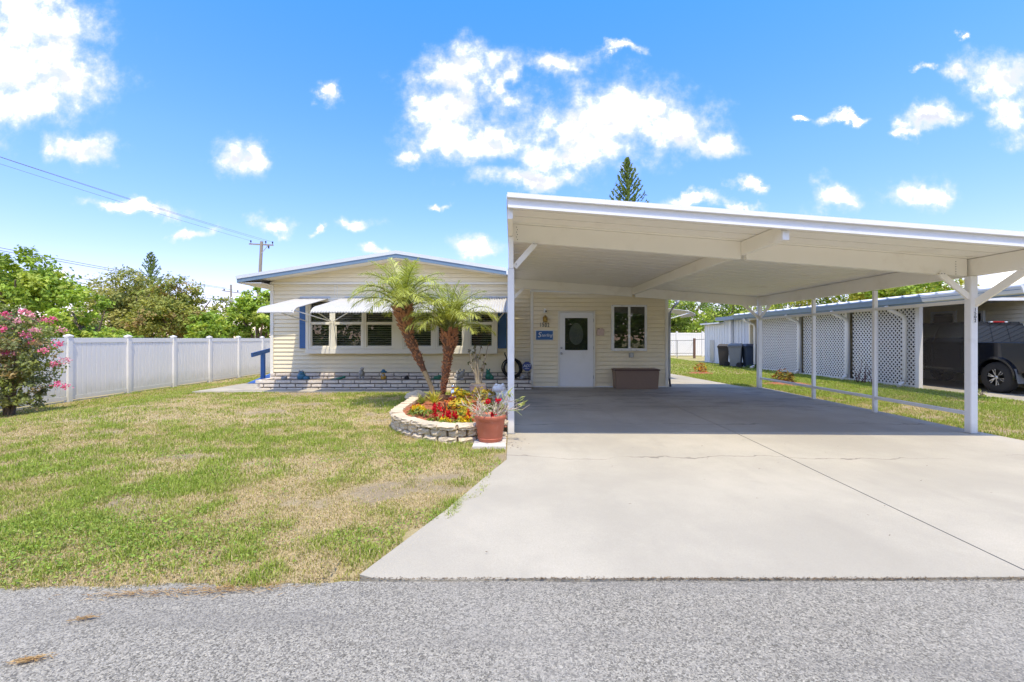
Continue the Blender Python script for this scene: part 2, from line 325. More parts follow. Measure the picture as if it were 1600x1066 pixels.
# ------------------------------------------------------------------ object helpers
ORG = {}
def tag(o, label=None, cat=None, group=None, kind=None):
    if label: o['label'] = label
    if cat: o['category'] = cat
    if group: o['group'] = group
    if kind: o['kind'] = kind
    return o
def thing(name, label, cat, loc=(0, 0, 0), group=None, kind=None):
    o = bpy.data.objects.new(name, None); COL.objects.link(o); o.location = loc; o.empty_display_size = 0.2
    ORG[o.name] = Vector(loc); return tag(o, label, cat, group, kind)
def link(name, me, parent=None, loc=None, rot=None, scale=None):
    o = bpy.data.objects.new(name, me); COL.objects.link(o)
    if parent: o.parent = parent
    if loc is not None: o.location = loc
    if rot is not None: o.rotation_euler = rot
    if scale is not None: o.scale = scale
    ORG[o.name] = (ORG[parent.name] if parent else Vector((0, 0, 0))) + Vector(loc if loc is not None else (0, 0, 0))
    return o
class MB:
    def __init__(s): s.v = []; s.f = []; s.sm = []
    def add(s, vs, fs, smooth=False):
        n = len(s.v); s.v += [tuple(p) for p in vs]; s.f += [tuple(i+n for i in f) for f in fs]; s.sm += [smooth]*len(fs); return s
    def box(s, x0, x1, y0, y1, z0, z1):
        return s.add([(x0,y0,z0),(x1,y0,z0),(x1,y1,z0),(x0,y1,z0),(x0,y0,z1),(x1,y0,z1),(x1,y1,z1),(x0,y1,z1)],
            [(0,3,2,1),(4,5,6,7),(0,1,5,4),(1,2,6,5),(2,3,7,6),(3,0,4,7)])
    def hexa(s, p):   # 8 corners: bottom ring then top ring
        return s.add(p, [(0,3,2,1),(4,5,6,7),(0,1,5,4),(1,2,6,5),(2,3,7,6),(3,0,4,7)])
    def bar(s, a, b, w, h, up=(0,0,1)):
        a = Vector(a); b = Vector(b); d = (b-a).normalized(); up = Vector(up)
        if abs(d.dot(up)) > 0.98: up = Vector((0, 1, 0))
        sx = d.cross(up).normalized()*w/2; sz = sx.cross(d).normalized()*h/2
        return s.hexa([a-sx-sz, a+sx-sz, b+sx-sz, b-sx-sz, a-sx+sz, a+sx+sz, b+sx+sz, b-sx+sz])
    def tube(s, pts, r, n=8, cap=True, smooth=True):
        pts = [Vector(p) for p in pts]; m = len(pts); rs = r if isinstance(r, (list, tuple)) else [r]*m
        vs = []; fs = []; ref = Vector((0.31, 0.2, 0.93))
        for i, p in enumerate(pts):
            d = (pts[min(i+1, m-1)]-pts[max(i-1, 0)]).normalized()
            if abs(d.dot(ref)) > 0.97: ref = Vector((1, 0.1, 0))
            a = d.cross(ref).normalized(); b = d.cross(a).normalized()
            for k in range(n):
                t = 2*PI*k/n; vs.append(p + (a*math.cos(t)+b*math.sin(t))*rs[i])
        for i in range(m-1):
            for k in range(n):
                k2 = (k+1) % n; fs.append((i*n+k, i*n+k2, (i+1)*n+k2, (i+1)*n+k))
        s.add(vs, fs, smooth)
        if cap: s.add(vs[:n], [tuple(range(n))]); s.add(vs[-n:], [tuple(reversed(range(n)))])
        return s
    def lathe(s, c, prof, n=20, smooth=True, squash=(1, 1)):
        vs = []; fs = []
        for (r, z) in prof:
            for k in range(n):
                t = 2*PI*k/n; vs.append((c[0]+r*math.cos(t)*squash[0], c[1]+r*math.sin(t)*squash[1], c[2]+z))
        m = len(prof)
        for i in range(m-1):
            for k in range(n):
                k2 = (k+1) % n; fs.append((i*n+k, i*n+k2, (i+1)*n+k2, (i+1)*n+k))
        s.add(vs, fs, smooth)
        if prof[0][0] > 1e-4: s.add(vs[:n], [tuple(reversed(range(n)))])
        if prof[-1][0] > 1e-4: s.add(vs[-n:], [tuple(range(n))])
        return s
    def ell(s, c, r, n=12, m=8, rot=None):
        vs = []; fs = []
        for i in range(m+1):
            ph = PI*i/m
            for k in range(n):
                t = 2*PI*k/n; p = Vector((r[0]*math.sin(ph)*math.cos(t), r[1]*math.sin(ph)*math.sin(t), r[2]*math.cos(ph)))
                if rot: p.rotate(Euler(rot))
                vs.append(Vector(c)+p)
        for i in range(m):
            for k in range(n):
                k2 = (k+1) % n; fs.append((i*n+k, (i+1)*n+k, (i+1)*n+k2, i*n+k2))
        return s.add(vs, fs, True)
    def prism(s, poly, axis, a0, a1):   # poly in the other two axes, extruded along axis
        def mk(p, a): return (a, p[0], p[1]) if axis == 'x' else ((p[0], a, p[1]) if axis == 'y' else (p[0], p[1], a))
        n = len(poly); vs = [mk(p, a0) for p in poly]+[mk(p, a1) for p in poly]
        fs = [tuple(range(n)), tuple(reversed(range(n, 2*n)))]+[(i, i+n, (i+1) % n+n, (i+1) % n) for i in range(n)]
        return s.add(vs, fs)
    def mesh(s, name, m, org=(0, 0, 0), bevel=0, solid=0, merge=False):
        me = bpy.data.meshes.new(name); o = Vector(org)
        me.from_pydata([Vector(p)-o for p in s.v], [], s.f)
        me.polygons.foreach_set('use_smooth', s.sm); me.materials.append(m)
        bm = bmesh.new(); bm.from_mesh(me)
        if merge: bmesh.ops.remove_doubles(bm, verts=bm.verts, dist=1e-5)
        bmesh.ops.recalc_face_normals(bm, faces=bm.faces)
        if bevel:
            es = [e for e in bm.edges if len(e.link_faces) == 2 and e.calc_face_angle(0) > 0.6]
            bmesh.ops.bevel(bm, geom=es, offset=bevel, segments=2, affect='EDGES', clamp_overlap=True)
        bm.to_mesh(me); bm.free(); me.update(); return me
    def build(s, name, m, parent=None, bevel=0, kind=None, label=None, merge=False):
        org = ORG[parent.name] if parent else Vector((0, 0, 0))
        o = link(name, s.mesh(name, m, org, bevel, merge=merge), parent)
        if kind: o['kind'] = kind
        if label: o['label'] = label
        return o
    def alone(s, name, m, loc, label, cat, group=None, bevel=0, kind=None):   # a thing that is one mesh
        o = link(name, s.mesh(name, m, loc, bevel), None, loc); return tag(o, label, cat, group, kind)
def npmesh(name, V, F, m, cols=None, smooth=False):
    """V (n,3), F (k,3|4) -> mesh; cols (n,3) to the point attribute Col"""
    me = bpy.data.meshes.new(name); k = F.shape[1]
    me.vertices.add(len(V)); me.vertices.foreach_set('co', np.ascontiguousarray(V, dtype=np.float32).ravel())
    me.loops.add(F.size); me.loops.foreach_set('vertex_index', np.ascontiguousarray(F, dtype=np.int32).ravel())
    me.polygons.add(len(F)); me.polygons.foreach_set('loop_start', np.arange(0, F.size, k, dtype=np.int32))
    me.polygons.foreach_set('use_smooth', np.full(len(F), smooth))
    me.update(calc_edges=True)
    if cols is not None:
        a = me.color_attributes.new('Col', 'FLOAT_COLOR', 'POINT')
        c4 = np.ones((len(V), 4), dtype=np.float32); c4[:, :3] = cols; a.data.foreach_set('color', c4.ravel())
    me.materials.append(m); return me
def vnoise(x, y, seed=0):
    xi = np.floor(x).astype(np.int64); yi = np.floor(y).astype(np.int64); fx = x-xi; fy = y-yi
    fx = fx*fx*(3-2*fx); fy = fy*fy*(3-2*fy)
    def h(a, b):
        n = (a*374761393 + b*668265263 + seed*974711) & 0x7fffffff
        n = ((n ^ (n >> 13))*1274126177) & 0x7fffffff
        return ((n ^ (n >> 16)) & 0xffff)/65535.0
    return (h(xi, yi)*(1-fx)+h(xi+1, yi)*fx)*(1-fy)+(h(xi, yi+1)*(1-fx)+h(xi+1, yi+1)*fx)*fy
def fbm(x, y, s, seed=0, o=4):
    t = 0; a = 0.5; tot = 0
    for i in range(o):
        t = t+a*vnoise(x*s, y*s, seed+i*17); tot += a; s *= 2.03; a *= 0.55
    return t/tot
def sst(x, a, b):
    t = np.clip((x-a)/(b-a), 0, 1); return t*t*(3-2*t)
def leaves_mesh(name, C, N, T, Ls, Ws, cols, m, fold=0.25):
    """diamond leaves folded along the midrib: C centre, N normal, T direction"""
    S = np.cross(N, T); S /= np.linalg.norm(S, axis=1, keepdims=True)+1e-9
    L = Ls[:, None]*0.5; Wd = Ws[:, None]*0.5
    p0 = C-T*L; p2 = C+T*L; p1 = C+S*Wd+N*Wd*fold-T*L*0.15; p3 = C-S*Wd+N*Wd*fold-T*L*0.15
    V = np.stack([p0, p1, p2, p3], 1).reshape(-1, 3); n = len(C)
    i = np.arange(n)*4; F = np.concatenate([np.stack([i, i+1, i+2], 1), np.stack([i, i+2, i+3], 1)])
    return npmesh(name, V, F, m, np.repeat(cols, 4, axis=0))
def unit(a): return a/(np.linalg.norm(a, axis=1, keepdims=True)+1e-9)
def text(name, body, size, loc, rot, m, parent=None, ext=0.003, shear=0.0, align='CENTER'):
    c = bpy.data.curves.new(name, 'FONT'); c.body = body; c.size = size; c.extrude = ext; c.shear = shear
    c.align_x = align; c.align_y = 'CENTER'; c.materials.append(m)
    tmp = bpy.data.objects.new(name, c); me = bpy.data.meshes.new_from_object(tmp); bpy.data.objects.remove(tmp); bpy.data.curves.remove(c)
    if not me.materials: me.materials.append(m)
    o = bpy.data.objects.new(name, me); COL.objects.link(o)
    org = ORG[parent.name] if parent else Vector((0, 0, 0))
    o.location = Vector(loc)-org; o.rotation_euler = rot
    if parent: o.parent = parent
    ORG[o.name] = Vector(loc); return o
# ================================================================== GROUND
def gz(x, y):
    x = np.asarray(x, dtype=float); y = np.asarray(y, dtype=float)
    a = sst(-x, 7.3, 12.0)*sst(y, 3.0, 8.0)*0.40
    b = (fbm(x, y, 0.8, 5, 3)-0.5)*0.03*sst(np.abs(x+3)+np.abs(y-6), 1, 3)
    near = np.where((x > -8.1) & (x < 6.7) & (y > 11.2) & (y < 13.7), 0.15, 1.0)
    return -0.012-a+np.minimum(b, 0.011)*near-0.06*(1-np.where(x > -1.05, sst(y, 2.6, 2.9), sst(y, 2.1, 2.45)))
def road_edge(x):
    x = np.asarray(x, dtype=float)
    return 2.53+(fbm(x, x*0+3.3, 1.6, 9, 4)-0.5)*0.20-0.05*sst(-x, 0.9, 2.2)
def greenness(x, y):
    """0 dry straw .. 1 lush"""
    g = fbm(x, y*0.8, 1.0, 21, 5)*0.45+fbm(x, y, 4.2, 33, 3)*0.55-0.015
    g = g+0.10*sst(y, 8.0, 11)*sst(x, -5, -2)-0.13*sst(2.6-np.hypot(x+0.9, (y-4.6)), 1.6, 2.6)
    g = g+0.16*sst(1.5-np.hypot((x+2.9)/1.5, (y-3.0)/0.5), 0.2, 1.2)+0.10*sst(0.9-np.hypot((x+0.9)/0.8, (y-3.1)/0.5), 0, 0.6)
    g = g+np.where(x > 6, 0.05, 0)
    return sst(g, 0.33, 0.66)
STRAW = np.array([0.60, 0.475, 0.275]); SOILC = np.array([0.38, 0.30, 0.20]); GREEN = np.array([0.39, 0.375, 0.115]); LUSH = np.array([0.29, 0.385, 0.065])
def ground_mesh():
    xs = np.unique(np.concatenate([np.linspace(-400, -40, 10), np.linspace(-40, -14, 14), np.arange(-14, 12.01, 0.12), np.linspace(12, 40, 20), np.linspace(40, 400, 10)]))
    ys = np.unique(np.concatenate([np.linspace(-300, -12, 10), np.linspace(-12, 2, 12), np.arange(2, 14.01, 0.12), np.arange(14, 40, 1.0), np.linspace(40, 600, 14)]))
    X, Y = np.meshgrid(xs, ys); Z = gz(X, Y)
    V = np.stack([X, Y, Z], -1).reshape(-1, 3); nx = len(xs); ny = len(ys)
    i = (np.arange(ny-1)[:, None]*nx+np.arange(nx-1)[None]).ravel()
    F = np.stack([i, i+1, i+1+nx, i+nx], 1)
    g = greenness(V[:, 0], V[:, 1])[:, None]
    bare = sst(fbm(V[:, 0], V[:, 1], 1.7, 71, 4), 0.58, 0.70)[:, None]*(1-g)
    c = STRAW*(1-g*.6)+GREEN*g*.6; c = c*(1-bare)+SOILC*bare
    return npmesh('lawn', V, F, M['lawn'], c, True)
lawn = link('lawn', ground_mesh()); lawn['kind'] = 'structure'

# road: irregular edge against the grass
def road():
    xs = np.concatenate([np.linspace(-120, -9, 12), np.arange(-8.9, 9, 0.05), np.linspace(9, 120, 12)])
    e = np.where(xs > -0.98, 2.540+(fbm(xs, xs*0+1, 3, 4, 4)-0.5)*0.04+np.clip(xs, 0, 9)*0.006, road_edge(xs))
    V = []; 
    for x, y in zip(xs, e): V += [(x, -9, -0.006), (x, y, -0.006), (x, y+0.03, -0.05)]
    n = len(xs); i = np.arange(n-1)*3
    F = np.concatenate([np.stack([i, i+3, i+4, i+1], 1), np.stack([i+1, i+4, i+5, i+2], 1)])
    o = link('road', npmesh('road', np.array(V), F, M['asphalt'])); o['kind'] = 'structure'
road()

# driveway: slabs with a joint between them, ragged lip at the road
drive = thing('driveway', None, None, (3, 7, 0), kind='structure')
def lip(x): return 2.555+(float(fbm(np.array([x]), np.array([0.7]), 4.0, 8, 4)[0])-0.5)*0.05+max(0, x)*0.006
left = [(-0.87, 2.60)]+[(x, lip(x)) for x in np.arange(-0.78, 2.95, 0.12)]+[(2.972, lip(2.97)), (3.17, 6.495), (-0.06, 6.495), (-0.06, 5.03), (-0.2, 4.6), (-0.5, 3.6)]
right = [(2.984, lip(2.98))]+[(x, lip(x)) for x in np.arange(3.1, 8.2, 0.12)]+[(8.2, 2.62), (7.3, 4.2), (6.72, 5.2), (6.70, 6.495), (3.182, 6.495)]
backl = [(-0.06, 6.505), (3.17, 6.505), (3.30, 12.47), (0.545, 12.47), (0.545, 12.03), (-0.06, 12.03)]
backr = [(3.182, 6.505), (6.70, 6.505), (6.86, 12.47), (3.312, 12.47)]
for P, mm in ((left, 'concrete'), (right, 'concrete'), (backl, 'darkslab'), (backr, 'darkslab')):
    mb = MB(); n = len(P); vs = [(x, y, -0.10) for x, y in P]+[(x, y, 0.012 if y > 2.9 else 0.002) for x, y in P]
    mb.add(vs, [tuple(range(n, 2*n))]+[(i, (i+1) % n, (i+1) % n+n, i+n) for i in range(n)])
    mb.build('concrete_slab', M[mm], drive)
side = MB(); P = [(4.262, 12.48), (6.40, 12.48), (6.36, 13.3), (6.02, 17.5), (5.9, 22), (4.262, 22)]
side.add([(x, y, -0.1) for x, y in P]+[(x, y, 0.008) for x, y in P], [tuple(range(6, 12))]+[(i, (i+1) % 6, (i+1) % 6+6, i+6) for i in range(6)])
side.build('concrete_slab', M['concrete'], drive)
# front walk of the house
walk = MB(); P = [(-8.02, 11.40), (-6, 11.37), (-4, 11.38), (-2.06, 11.37), (-2.06, 11.96), (-6.7, 11.98), (-6.72, 12.5), (-6.95, 13.6), (-7.9, 13.6), (-7.95, 12.4)]
walk.add([(x, y, -0.1) for x, y in P]+[(x, y, 0.02) for x, y in P], [tuple(range(10, 20))]+[(i, (i+1) % 10, (i+1) % 10+10, i+10) for i in range(10)])
o = walk.build('front_path', M['concrete']); o['kind'] = 'structure'
npad = MB().box(11.0, 14.0, 2.66, 21, -0.1, 0.0); o = npad.build('neighbour_driveway', M['concrete']); o['kind'] = 'structure'

# ================================================================== HOUSE
house = thing('manufactured_home', 'low cream vinyl sided home with blue shutters and a shallow gabled roof', 'house', (-3.1, 12.9, 0))
WY = 12.90
def siding(mb, a, b, z0, z1, h=0.115, clip=None, off=0.0, slot=.015):
    """lapped boards on the wall from a to b (2D), outward normal to the right of a->b"""
    a = Vector(a); b = Vector(b); d = (b-a); L = d.length; d.normalize(); nrm = Vector((d.y, -d.x))
    z = z0
    while z < z1-1e-4:
        zt = min(z+h, z1)
        def rng_(zz): return clip(zz) if clip else (0, L)
        s0, s1 = rng_(z); t0, t1 = rng_(zt)
        if s1-s0 > 0.02:
            def P(s, o, zz): q = a+d*s+nrm*(o+off); return (q.x, q.y, zz)
            mb.add([P(s0, 0.026, z+slot), P(s1, 0.026, z+slot), P(t1, 0.008, zt), P(t0, 0.008, zt), P(s0, 0.0, z+slot), P(s1, 0.0, z+slot), P(s0, 0.0, z-.001), P(s1, 0.0, z-.001)],
                   [(0, 1, 2, 3), (4, 5, 1, 0), (6, 7, 5, 4)])
        z = zt
    return mb
XL, XR = -6.8, 0.545
AP, SL = -3.13, 0.158              # gable apex x, roof slope
def zroof(x): return 3.58-abs(x-AP)*SL   # underside of the roof at x
siding(MB(), (XL, WY), (XR, WY), 0.39, 2.90).build('siding', M['siding'], house)
siding(MB(), (XL, 27), (XL, WY), 0.39, 2.86).build('siding', M['siding'], house)
def gclip(z):
    half = max(0.0, (3.58-z)/SL)
    return (max(0, AP-half-XL), min(XR-XL, AP+half-XL)) if half > 0 else (0, 0)
siding(MB(), (XL, WY), (XR, WY), 2.93, 3.56, 0.125, gclip, 0.05).build('gable_siding', M['siding'], house)
g = MB(); g.box(XL-0.02, XR, WY-0.085, WY-0.03, 2.875, 2.932); g.build('gable_trim', M['trim'], house)
# thin seams of the upper wall panels
for x in (-4.95, -5.02, -1.15): MB().box(x, x+0.012, WY-0.024, WY-0.003, 2.52, 2.874).build('panel_seam', M['trim'], house)
walls = MB(); walls.box(XL+0.03, XR-0.01, WY+0.002, WY+0.1, 0, 2.9); walls.box(XL+0.002, XL+0.1, WY+0.1, 27, 0, 2.86); walls.box(XL+0.1, XR, 26.9, 27, 0, 2.9)
walls.prism([(XL+0.02, 2.9), (XR-0.01, 2.9), (XR-0.01, zroof(XR)-0.01), (AP, 3.565), (XL+0.02, zroof(XL)-0.01)], 'y', WY+0.0, WY+0.08)
walls.build('wall_core', M['soffit'], house)
MB().box(XL-0.035, XL+0.055, WY-0.045, WY+0.06, 0.02, 2.87).build('corner_trim', M['trim'], house, bevel=0.004)
# roof: two metal slopes, fascia of two bands, boxed eaves
EL, ER, FY = -7.42, 1.16, 12.30
def slope_prism(mb, x0, x1, dz0, dz1, y0, y1):
    z0, z1 = zroof(x0), zroof(x1)
    return mb.hexa([(x0, y0, z0+dz0), (x1, y0, z1+dz0), (x1, y1, z1+dz0), (x0, y1, z0+dz0), (x0, y0, z0+dz1), (x1, y0, z1+dz1), (x1, y1, z1+dz1), (x0, y1, z0+dz1)])
roof = MB(); slope_prism(roof, EL, AP, 0.0, 0.10, FY+0.02, 27.4); slope_prism(roof, AP, -0.15, 0.0, 0.10, FY+0.02, 27.4); slope_prism(roof, -0.15, ER, 0.0, 0.10, 12.468, 27.4); roof.build('roof', M['roofwhite'], house)
f1 = MB(); slope_prism(f1, EL-0.03, AP, 0.055, 0.145, FY-0.035, FY+0.02); slope_prism(f1, AP, -0.15, 0.055, 0.145, FY-0.035, FY+0.02); f1.build('drip_edge', M['roofgrey'], house)
f2 = MB(); slope_prism(f2, EL, AP, -0.045, 0.052, FY-0.02, FY+0.02); slope_prism(f2, AP, -0.15, -0.045, 0.052, FY-0.02, FY+0.02); f2.build('fascia', M['bluefascia'], house)
MB().box(EL-0.03, EL, FY+0.02, 27.4, zroof(EL)-0.045, zroof(EL)+0.11).build('fascia', M['bluefascia'], house)
sf = MB(); sf.box(EL, XL+0.0, FY+0.02, 27.3, zroof(EL)-0.06, zroof(EL)-0.03)
slope_prism(sf, XL, AP, -0.030, -0.006, FY+0.02, WY-0.07); slope_prism(sf, AP, -0.15, -0.030, -0.006, FY+0.02, WY-0.07)
sf.build('soffit', M['soffit'], house)
# skirting of slump bricks along the wall foot
bm_shared = {}
def brick_mesh(L, H, Dp, m, seed, rough=0.0):
    key = (L, H, Dp, seed)
    if key in bm_shared: return bm_shared[key]
    r = random.Random(seed); mb = MB(); nx = 4
    for i in range(nx+1):
        x = L*i/nx-L/2; j = lambda a: r.uniform(-a, a)
        e = 0.008 if i in (0, nx) else 0
        mb.v += [(x, -Dp/2+e+j(rough), 0.006+j(rough*.5)), (x, -Dp/2-0.004+e+j(rough), H*0.5+j(rough*.5)), (x, -Dp/2+e+j(rough), H-0.006+j(rough*.6)), (x, Dp/2, H-0.004+j(rough*.3)), (x, Dp/2, 0.004)]
    for i in range(nx):
        for k in range(5):
            a = i*5+k; b = i*5+(k+1) % 5; mb.f.append((a, b, b+5, a+5)); mb.sm.append(False)
    mb.f += [(4, 3, 2, 1, 0), tuple(nx*5+k for k in range(5))]; mb.sm += [False]*2
    bm_shared[key] = mb.mesh('brick', m); return bm_shared[key]
def course(parent, x0, x1, y, z, L, H, Dp, shift, rough=0.003, rot=0):
    x = x0-shift; k = 0
    while x < x1-0.02:
        a = max(x, x0); b = min(x+L, x1)
        if b-a > 0.05:
            full = abs((b-a)-L) < 1e-6
            Lm = round((b-a-0.028), 3); me = brick_mesh(Lm, H-0.016, Dp, M['brick'], k % 3 if full else 7, rough)
            c = Vector(((a+b)/2, y, z)); link('brick', me, parent, c-ORG[parent.name])
        x += L; k += 1
L0 = 0.418
MB().box(XL+0.02, XR, WY-0.03, WY+0.0, 0.0, 0.388).build('skirting_mortar', M['joint'], house)
for i, z in enumerate((0.195, 0.292)): course(house, XL-0.03, XR-0.01, WY-0.045, z, L0, 0.098, 0.07, 0.21*(i % 2)+0.05)
# planter wall in front
pl = thing('brick_planter', 'long low planter wall of pale slump bricks along the front of the house', 'planter', (-3.0, 12.05, 0))
PY = 12.06
MB().box(-6.62, 0.50, PY-0.03, PY+0.05, -0.02, 0.262).build('mortar', M['joint'], pl)
for i, z in enumerate((-0.03, 0.068, 0.166)): course(pl, -6.66, 0.53, PY-0.02, z, L0, 0.098, 0.13, (0.11, 0.30, 0.0)[i])
for i, z in enumerate((-0.03, 0.068, 0.166)):     # return at the left end
    for k in range(2):
        me = brick_mesh(0.36, 0.085, 0.13, M['brick'], k+20, 0.003)
        link('brick', me, pl, Vector((-6.70, PY+0.12+0.37*k+0.1*(i % 2), z))-ORG[pl.name], (0, 0, PI/2))
s = MB(); nx = 60
for i in range(nx+1):
    x = -6.60+7.1*i/nx
    for j in range(5): s.v.append((x, PY+0.04+0.76*j/4, 0.205+0.035*random.random()))
for i in range(nx):
    for j in range(4): a = i*5+j; s.f.append((a, a+5, a+6, a+1)); s.sm.append(True)
s.build('soil', M['soil'], pl)

# windows: two groups of three in shallow bays
def sash(x0, x1, z0, z1, yf):
    """frame, panes and blind of one single-hung window"""
    w_ = 0.055; zm = 1.775; fr = MB()
    fr.box(x0-w_, x0, yf, yf+0.09, z0-w_, z1+w_); fr.box(x1, x1+w_, yf, yf+0.09, z0-w_, z1+w_)
    fr.box(x0, x1, yf, yf+0.09, z0-w_, z0); fr.box(x0, x1, yf, yf+0.09, z1, z1+w_)
    fr.box(x0, x1, yf+0.012, yf+0.075, zm-0.038, zm+0.038)
    fr.box(x0, x0+0.03, yf+0.03, yf+0.07, z0, zm-0.038); fr.box(x1-0.03, x1, yf+0.03, yf+0.07, z0, zm-0.038); fr.box(x0+0.03, x1-0.03, yf+0.03, yf+0.07, z0, z0+0.03)
    f = fr.build('window', M['wintrim'], house, bevel=0.003)
    MB().box(x0+0.03, x1-0.03, yf+0.048, yf+0.052, z0+0.03, zm-0.038).build('pane', M['glass'], f)
    MB().box(x0, x1, yf+0.040, yf+0.044, zm+0.038, z1).build('pane', M['glass'], f)
    bl = MB(); z = z0+0.05; k = 0
    while z < z1-0.01:
        bl.add([(x0+0.02, yf+0.075, z-0.012), (x1-0.02, yf+0.075, z-0.012), (x1-0.02, yf+0.115, z+0.012), (x0+0.02, yf+0.115, z+0.012),
                (x0+0.02, yf+0.0755, z-0.015), (x1-0.02, yf+0.0755, z-0.015), (x1-0.02, yf+0.1155, z+0.009), (x0+0.02, yf+0.1155, z+0.009)], [(0, 1, 2, 3), (4, 7, 6, 5), (0, 4, 5, 1)])
        z += 0.062; k += 1
    b_ = bl.build('blind', M['blind'], f); b_['kind'] = 'stuff'
WF = WY-0.20
for (a, b) in ((-5.62, -5.09), (-4.94, -4.20), (-4.07, -3.34), (-3.0, -2.24), (-2.08, -1.37), (-1.165, -0.54)): sash(a, b, 1.115, 2.38, WF)
bk = MB().box(-5.74, -0.43, WY-0.068, WY-0.03, 1.06, 2.44); bk.build('window_backing', M['dark'], house)
sil = MB(); sil.box(-5.76, -0.41, WF-0.02, WY-0.025, 0.925, 1.055); sil.build('window_ledge', M['trim'], house, bevel=0.004)
mu = MB()
for (a, b) in ((-5.76, -5.677), (-5.033, -4.997), (-4.143, -4.127), (-3.283, -3.057), (-2.183, -2.137), (-1.313, -1.222), (-0.483, -0.41)): mu.box(a, b, WF-0.008, WY-0.03, 1.056, 2.436)
mu.box(-5.76, -0.41, WF-0.008, WY-0.03, 2.437, 2.47); mu.build('mullion', M['wintrim'], house)
for (a, b) in ((-6.0, -5.775), (-0.40, -0.15)):
    sh = MB(); sh.box(a, b, WY-0.055, WY-0.022, 1.07, 2.46); so = sh.build('shutter', M['blue'], house, bevel=0.003)
    z = 1.13
    while z < 2.40:
        sh2 = MB().hexa([(a+.03, WY-.066, z), (b-.03, WY-.066, z), (b-.03, WY-.056, z), (a+.03, WY-.056, z), (a+.03, WY-.060, z+.035), (b-.03, WY-.060, z+.035), (b-.03, WY-.056, z+.035), (a+.03, WY-.056, z+.035)])
        if z < 1.14: lm = sh2.mesh('louvre', M['blue'], (0, 0, 1.13))
        link('louvre', lm, so, Vector((0, 0, z))-ORG[house.name]); z += 0.05

# awnings over the front windows
aw = {}
def awning(x0, x1, label, period, amp, arms, yf=10.70):
    t = thing('window_awning', label, 'awning', ((x0+x1)/2, WY-0.03, 2.5), 'aluminium awnings over the front windows')
    prof = [(WY-0.04+(yf+0.25-WY+0.04)*k/5, 2.50+(2.115-2.50)*k/5) for k in range(6)]
    for k in range(1, 7):
        a = k/6*PI/2*0.92; prof.append((yf+0.25-0.27*math.sin(a), 2.115-0.155*(1-math.cos(a))-0.03*math.sin(a)))
    n = max(6, int((x1-x0)/period*6)); mb = MB(); m = len(prof)
    for i in range(n+1):
        x = x0+(x1-x0)*i/n; wv_ = amp*math.sin(2*PI*i/6)
        for j, (y, z) in enumerate(prof):
            k0 = prof[max(j-1, 0)]; k1 = prof[min(j+1, m-1)]; ty, tz = k1[0]-k0[0], k1[1]-k0[1]; l = math.hypot(ty, tz)
            mb.v.append((x, y-tz/l*wv_*-1, z+ty/l*wv_*-1))
    for i in range(n):
        for j in range(m-1): a = i*m+j; mb.f.append((a, a+m, a+m+1, a+1)); mb.sm.append(True)
    o = mb.build('awning_sheet', M['awning'], t); sd = o.modifiers.new('thickness', 'SOLIDIFY'); sd.thickness = 0.004
    tr = MB(); 
    for x in (x0, x1): tr.tube([(x, y, z-0.008) for y, z in prof], 0.014, 6)
    tr.build('edge_trim', M['awning'], t)
    MB().box(x0, x1, WY-0.06, WY-0.024, 2.49, 2.535).build('wall_flashing', M['roofgrey'], t)
    for a, b in arms: MB().bar(a, b, 0.022, 0.022).build('arm', M['white'], t)
awning(-5.98, -5.14, 'short plain white awning left of the long scalloped one', 0.21, 0.004, [((-5.74, WF, 1.83), (-5.66, 10.95, 2.0)), ((-5.07, WF-0.02, 1.83), (-5.18, 10.70, 2.03))])
awning(-4.72, -1.52, 'long scalloped white awning over the middle windows behind the palms', 0.067, 0.017, [((-5.04, WF-0.02, 1.83), (-4.66, 10.8, 2.0)), ((-4.97, WF-0.02, 1.83), (-4.05, 11.5, 2.06)), ((-1.30, WF-0.02, 1.83), (-1.6, 10.8, 2.0))])
awning(-1.20, -0.08, 'short scalloped white awning right of the palms beside the carport post', 0.067, 0.017, [((-1.24, WF-0.02, 1.83), (-1.14, 10.8, 2.0)), ((-0.42, WF, 1.83), (-0.16, 10.8, 2.0))])

# extension with the entrance door, under the carport
ext = thing('entrance_extension', 'cream sided entrance room with white door under the carport', 'house', (2.4, 12.5, 0))
EY = 12.50; EX0, EX1 = 0.545, 4.25
siding(MB(), (EX0, EY), (EX1, EY), 0.03, 2.62).build('siding', M['siding'], ext)
siding(MB(), (EX1, EY), (EX1, 22), 0.03, 2.62).build('siding', M['siding'], ext)
siding(MB(), (EX0, WY), (EX0, EY), 0.03, 2.62).build('siding', M['siding'], ext)
c_ = MB(); c_.box(EX0+0.002, EX1-0.002, EY+0.003, EY+0.08, 0.0, 2.62); c_.box(EX1-0.08, EX1-0.003, EY+0.08, 22, 0.0, 2.62); c_.box(EX0-0.0, EX1, 21.9, 22, 0, 2.62); c_.build('wall_core', M['soffit'], ext)
MB().box(EX0-0.03, EX1+0.3, EY-0.02, 22.2, 2.62, 2.70).build('roof', M['roofwhite'], ext)
ct = MB(); ct.box(EX0-0.035, EX0+0.04, EY-0.032, EY+0.03, 0.02, 2.62); ct.build('corner_trim', M['trim'], ext, bevel=0.003)
ct = MB(); ct.box(EX1-0.05, EX1+0.035, EY-0.034, EY+0.03, 0.02, 2.62); ct.build('corner_trim', M['trim'], ext, bevel=0.003)
MB().box(EX0, EX1, EY-0.03, EY-0.021, 0.014, 0.045).build('base_flashing', M['white'], ext)
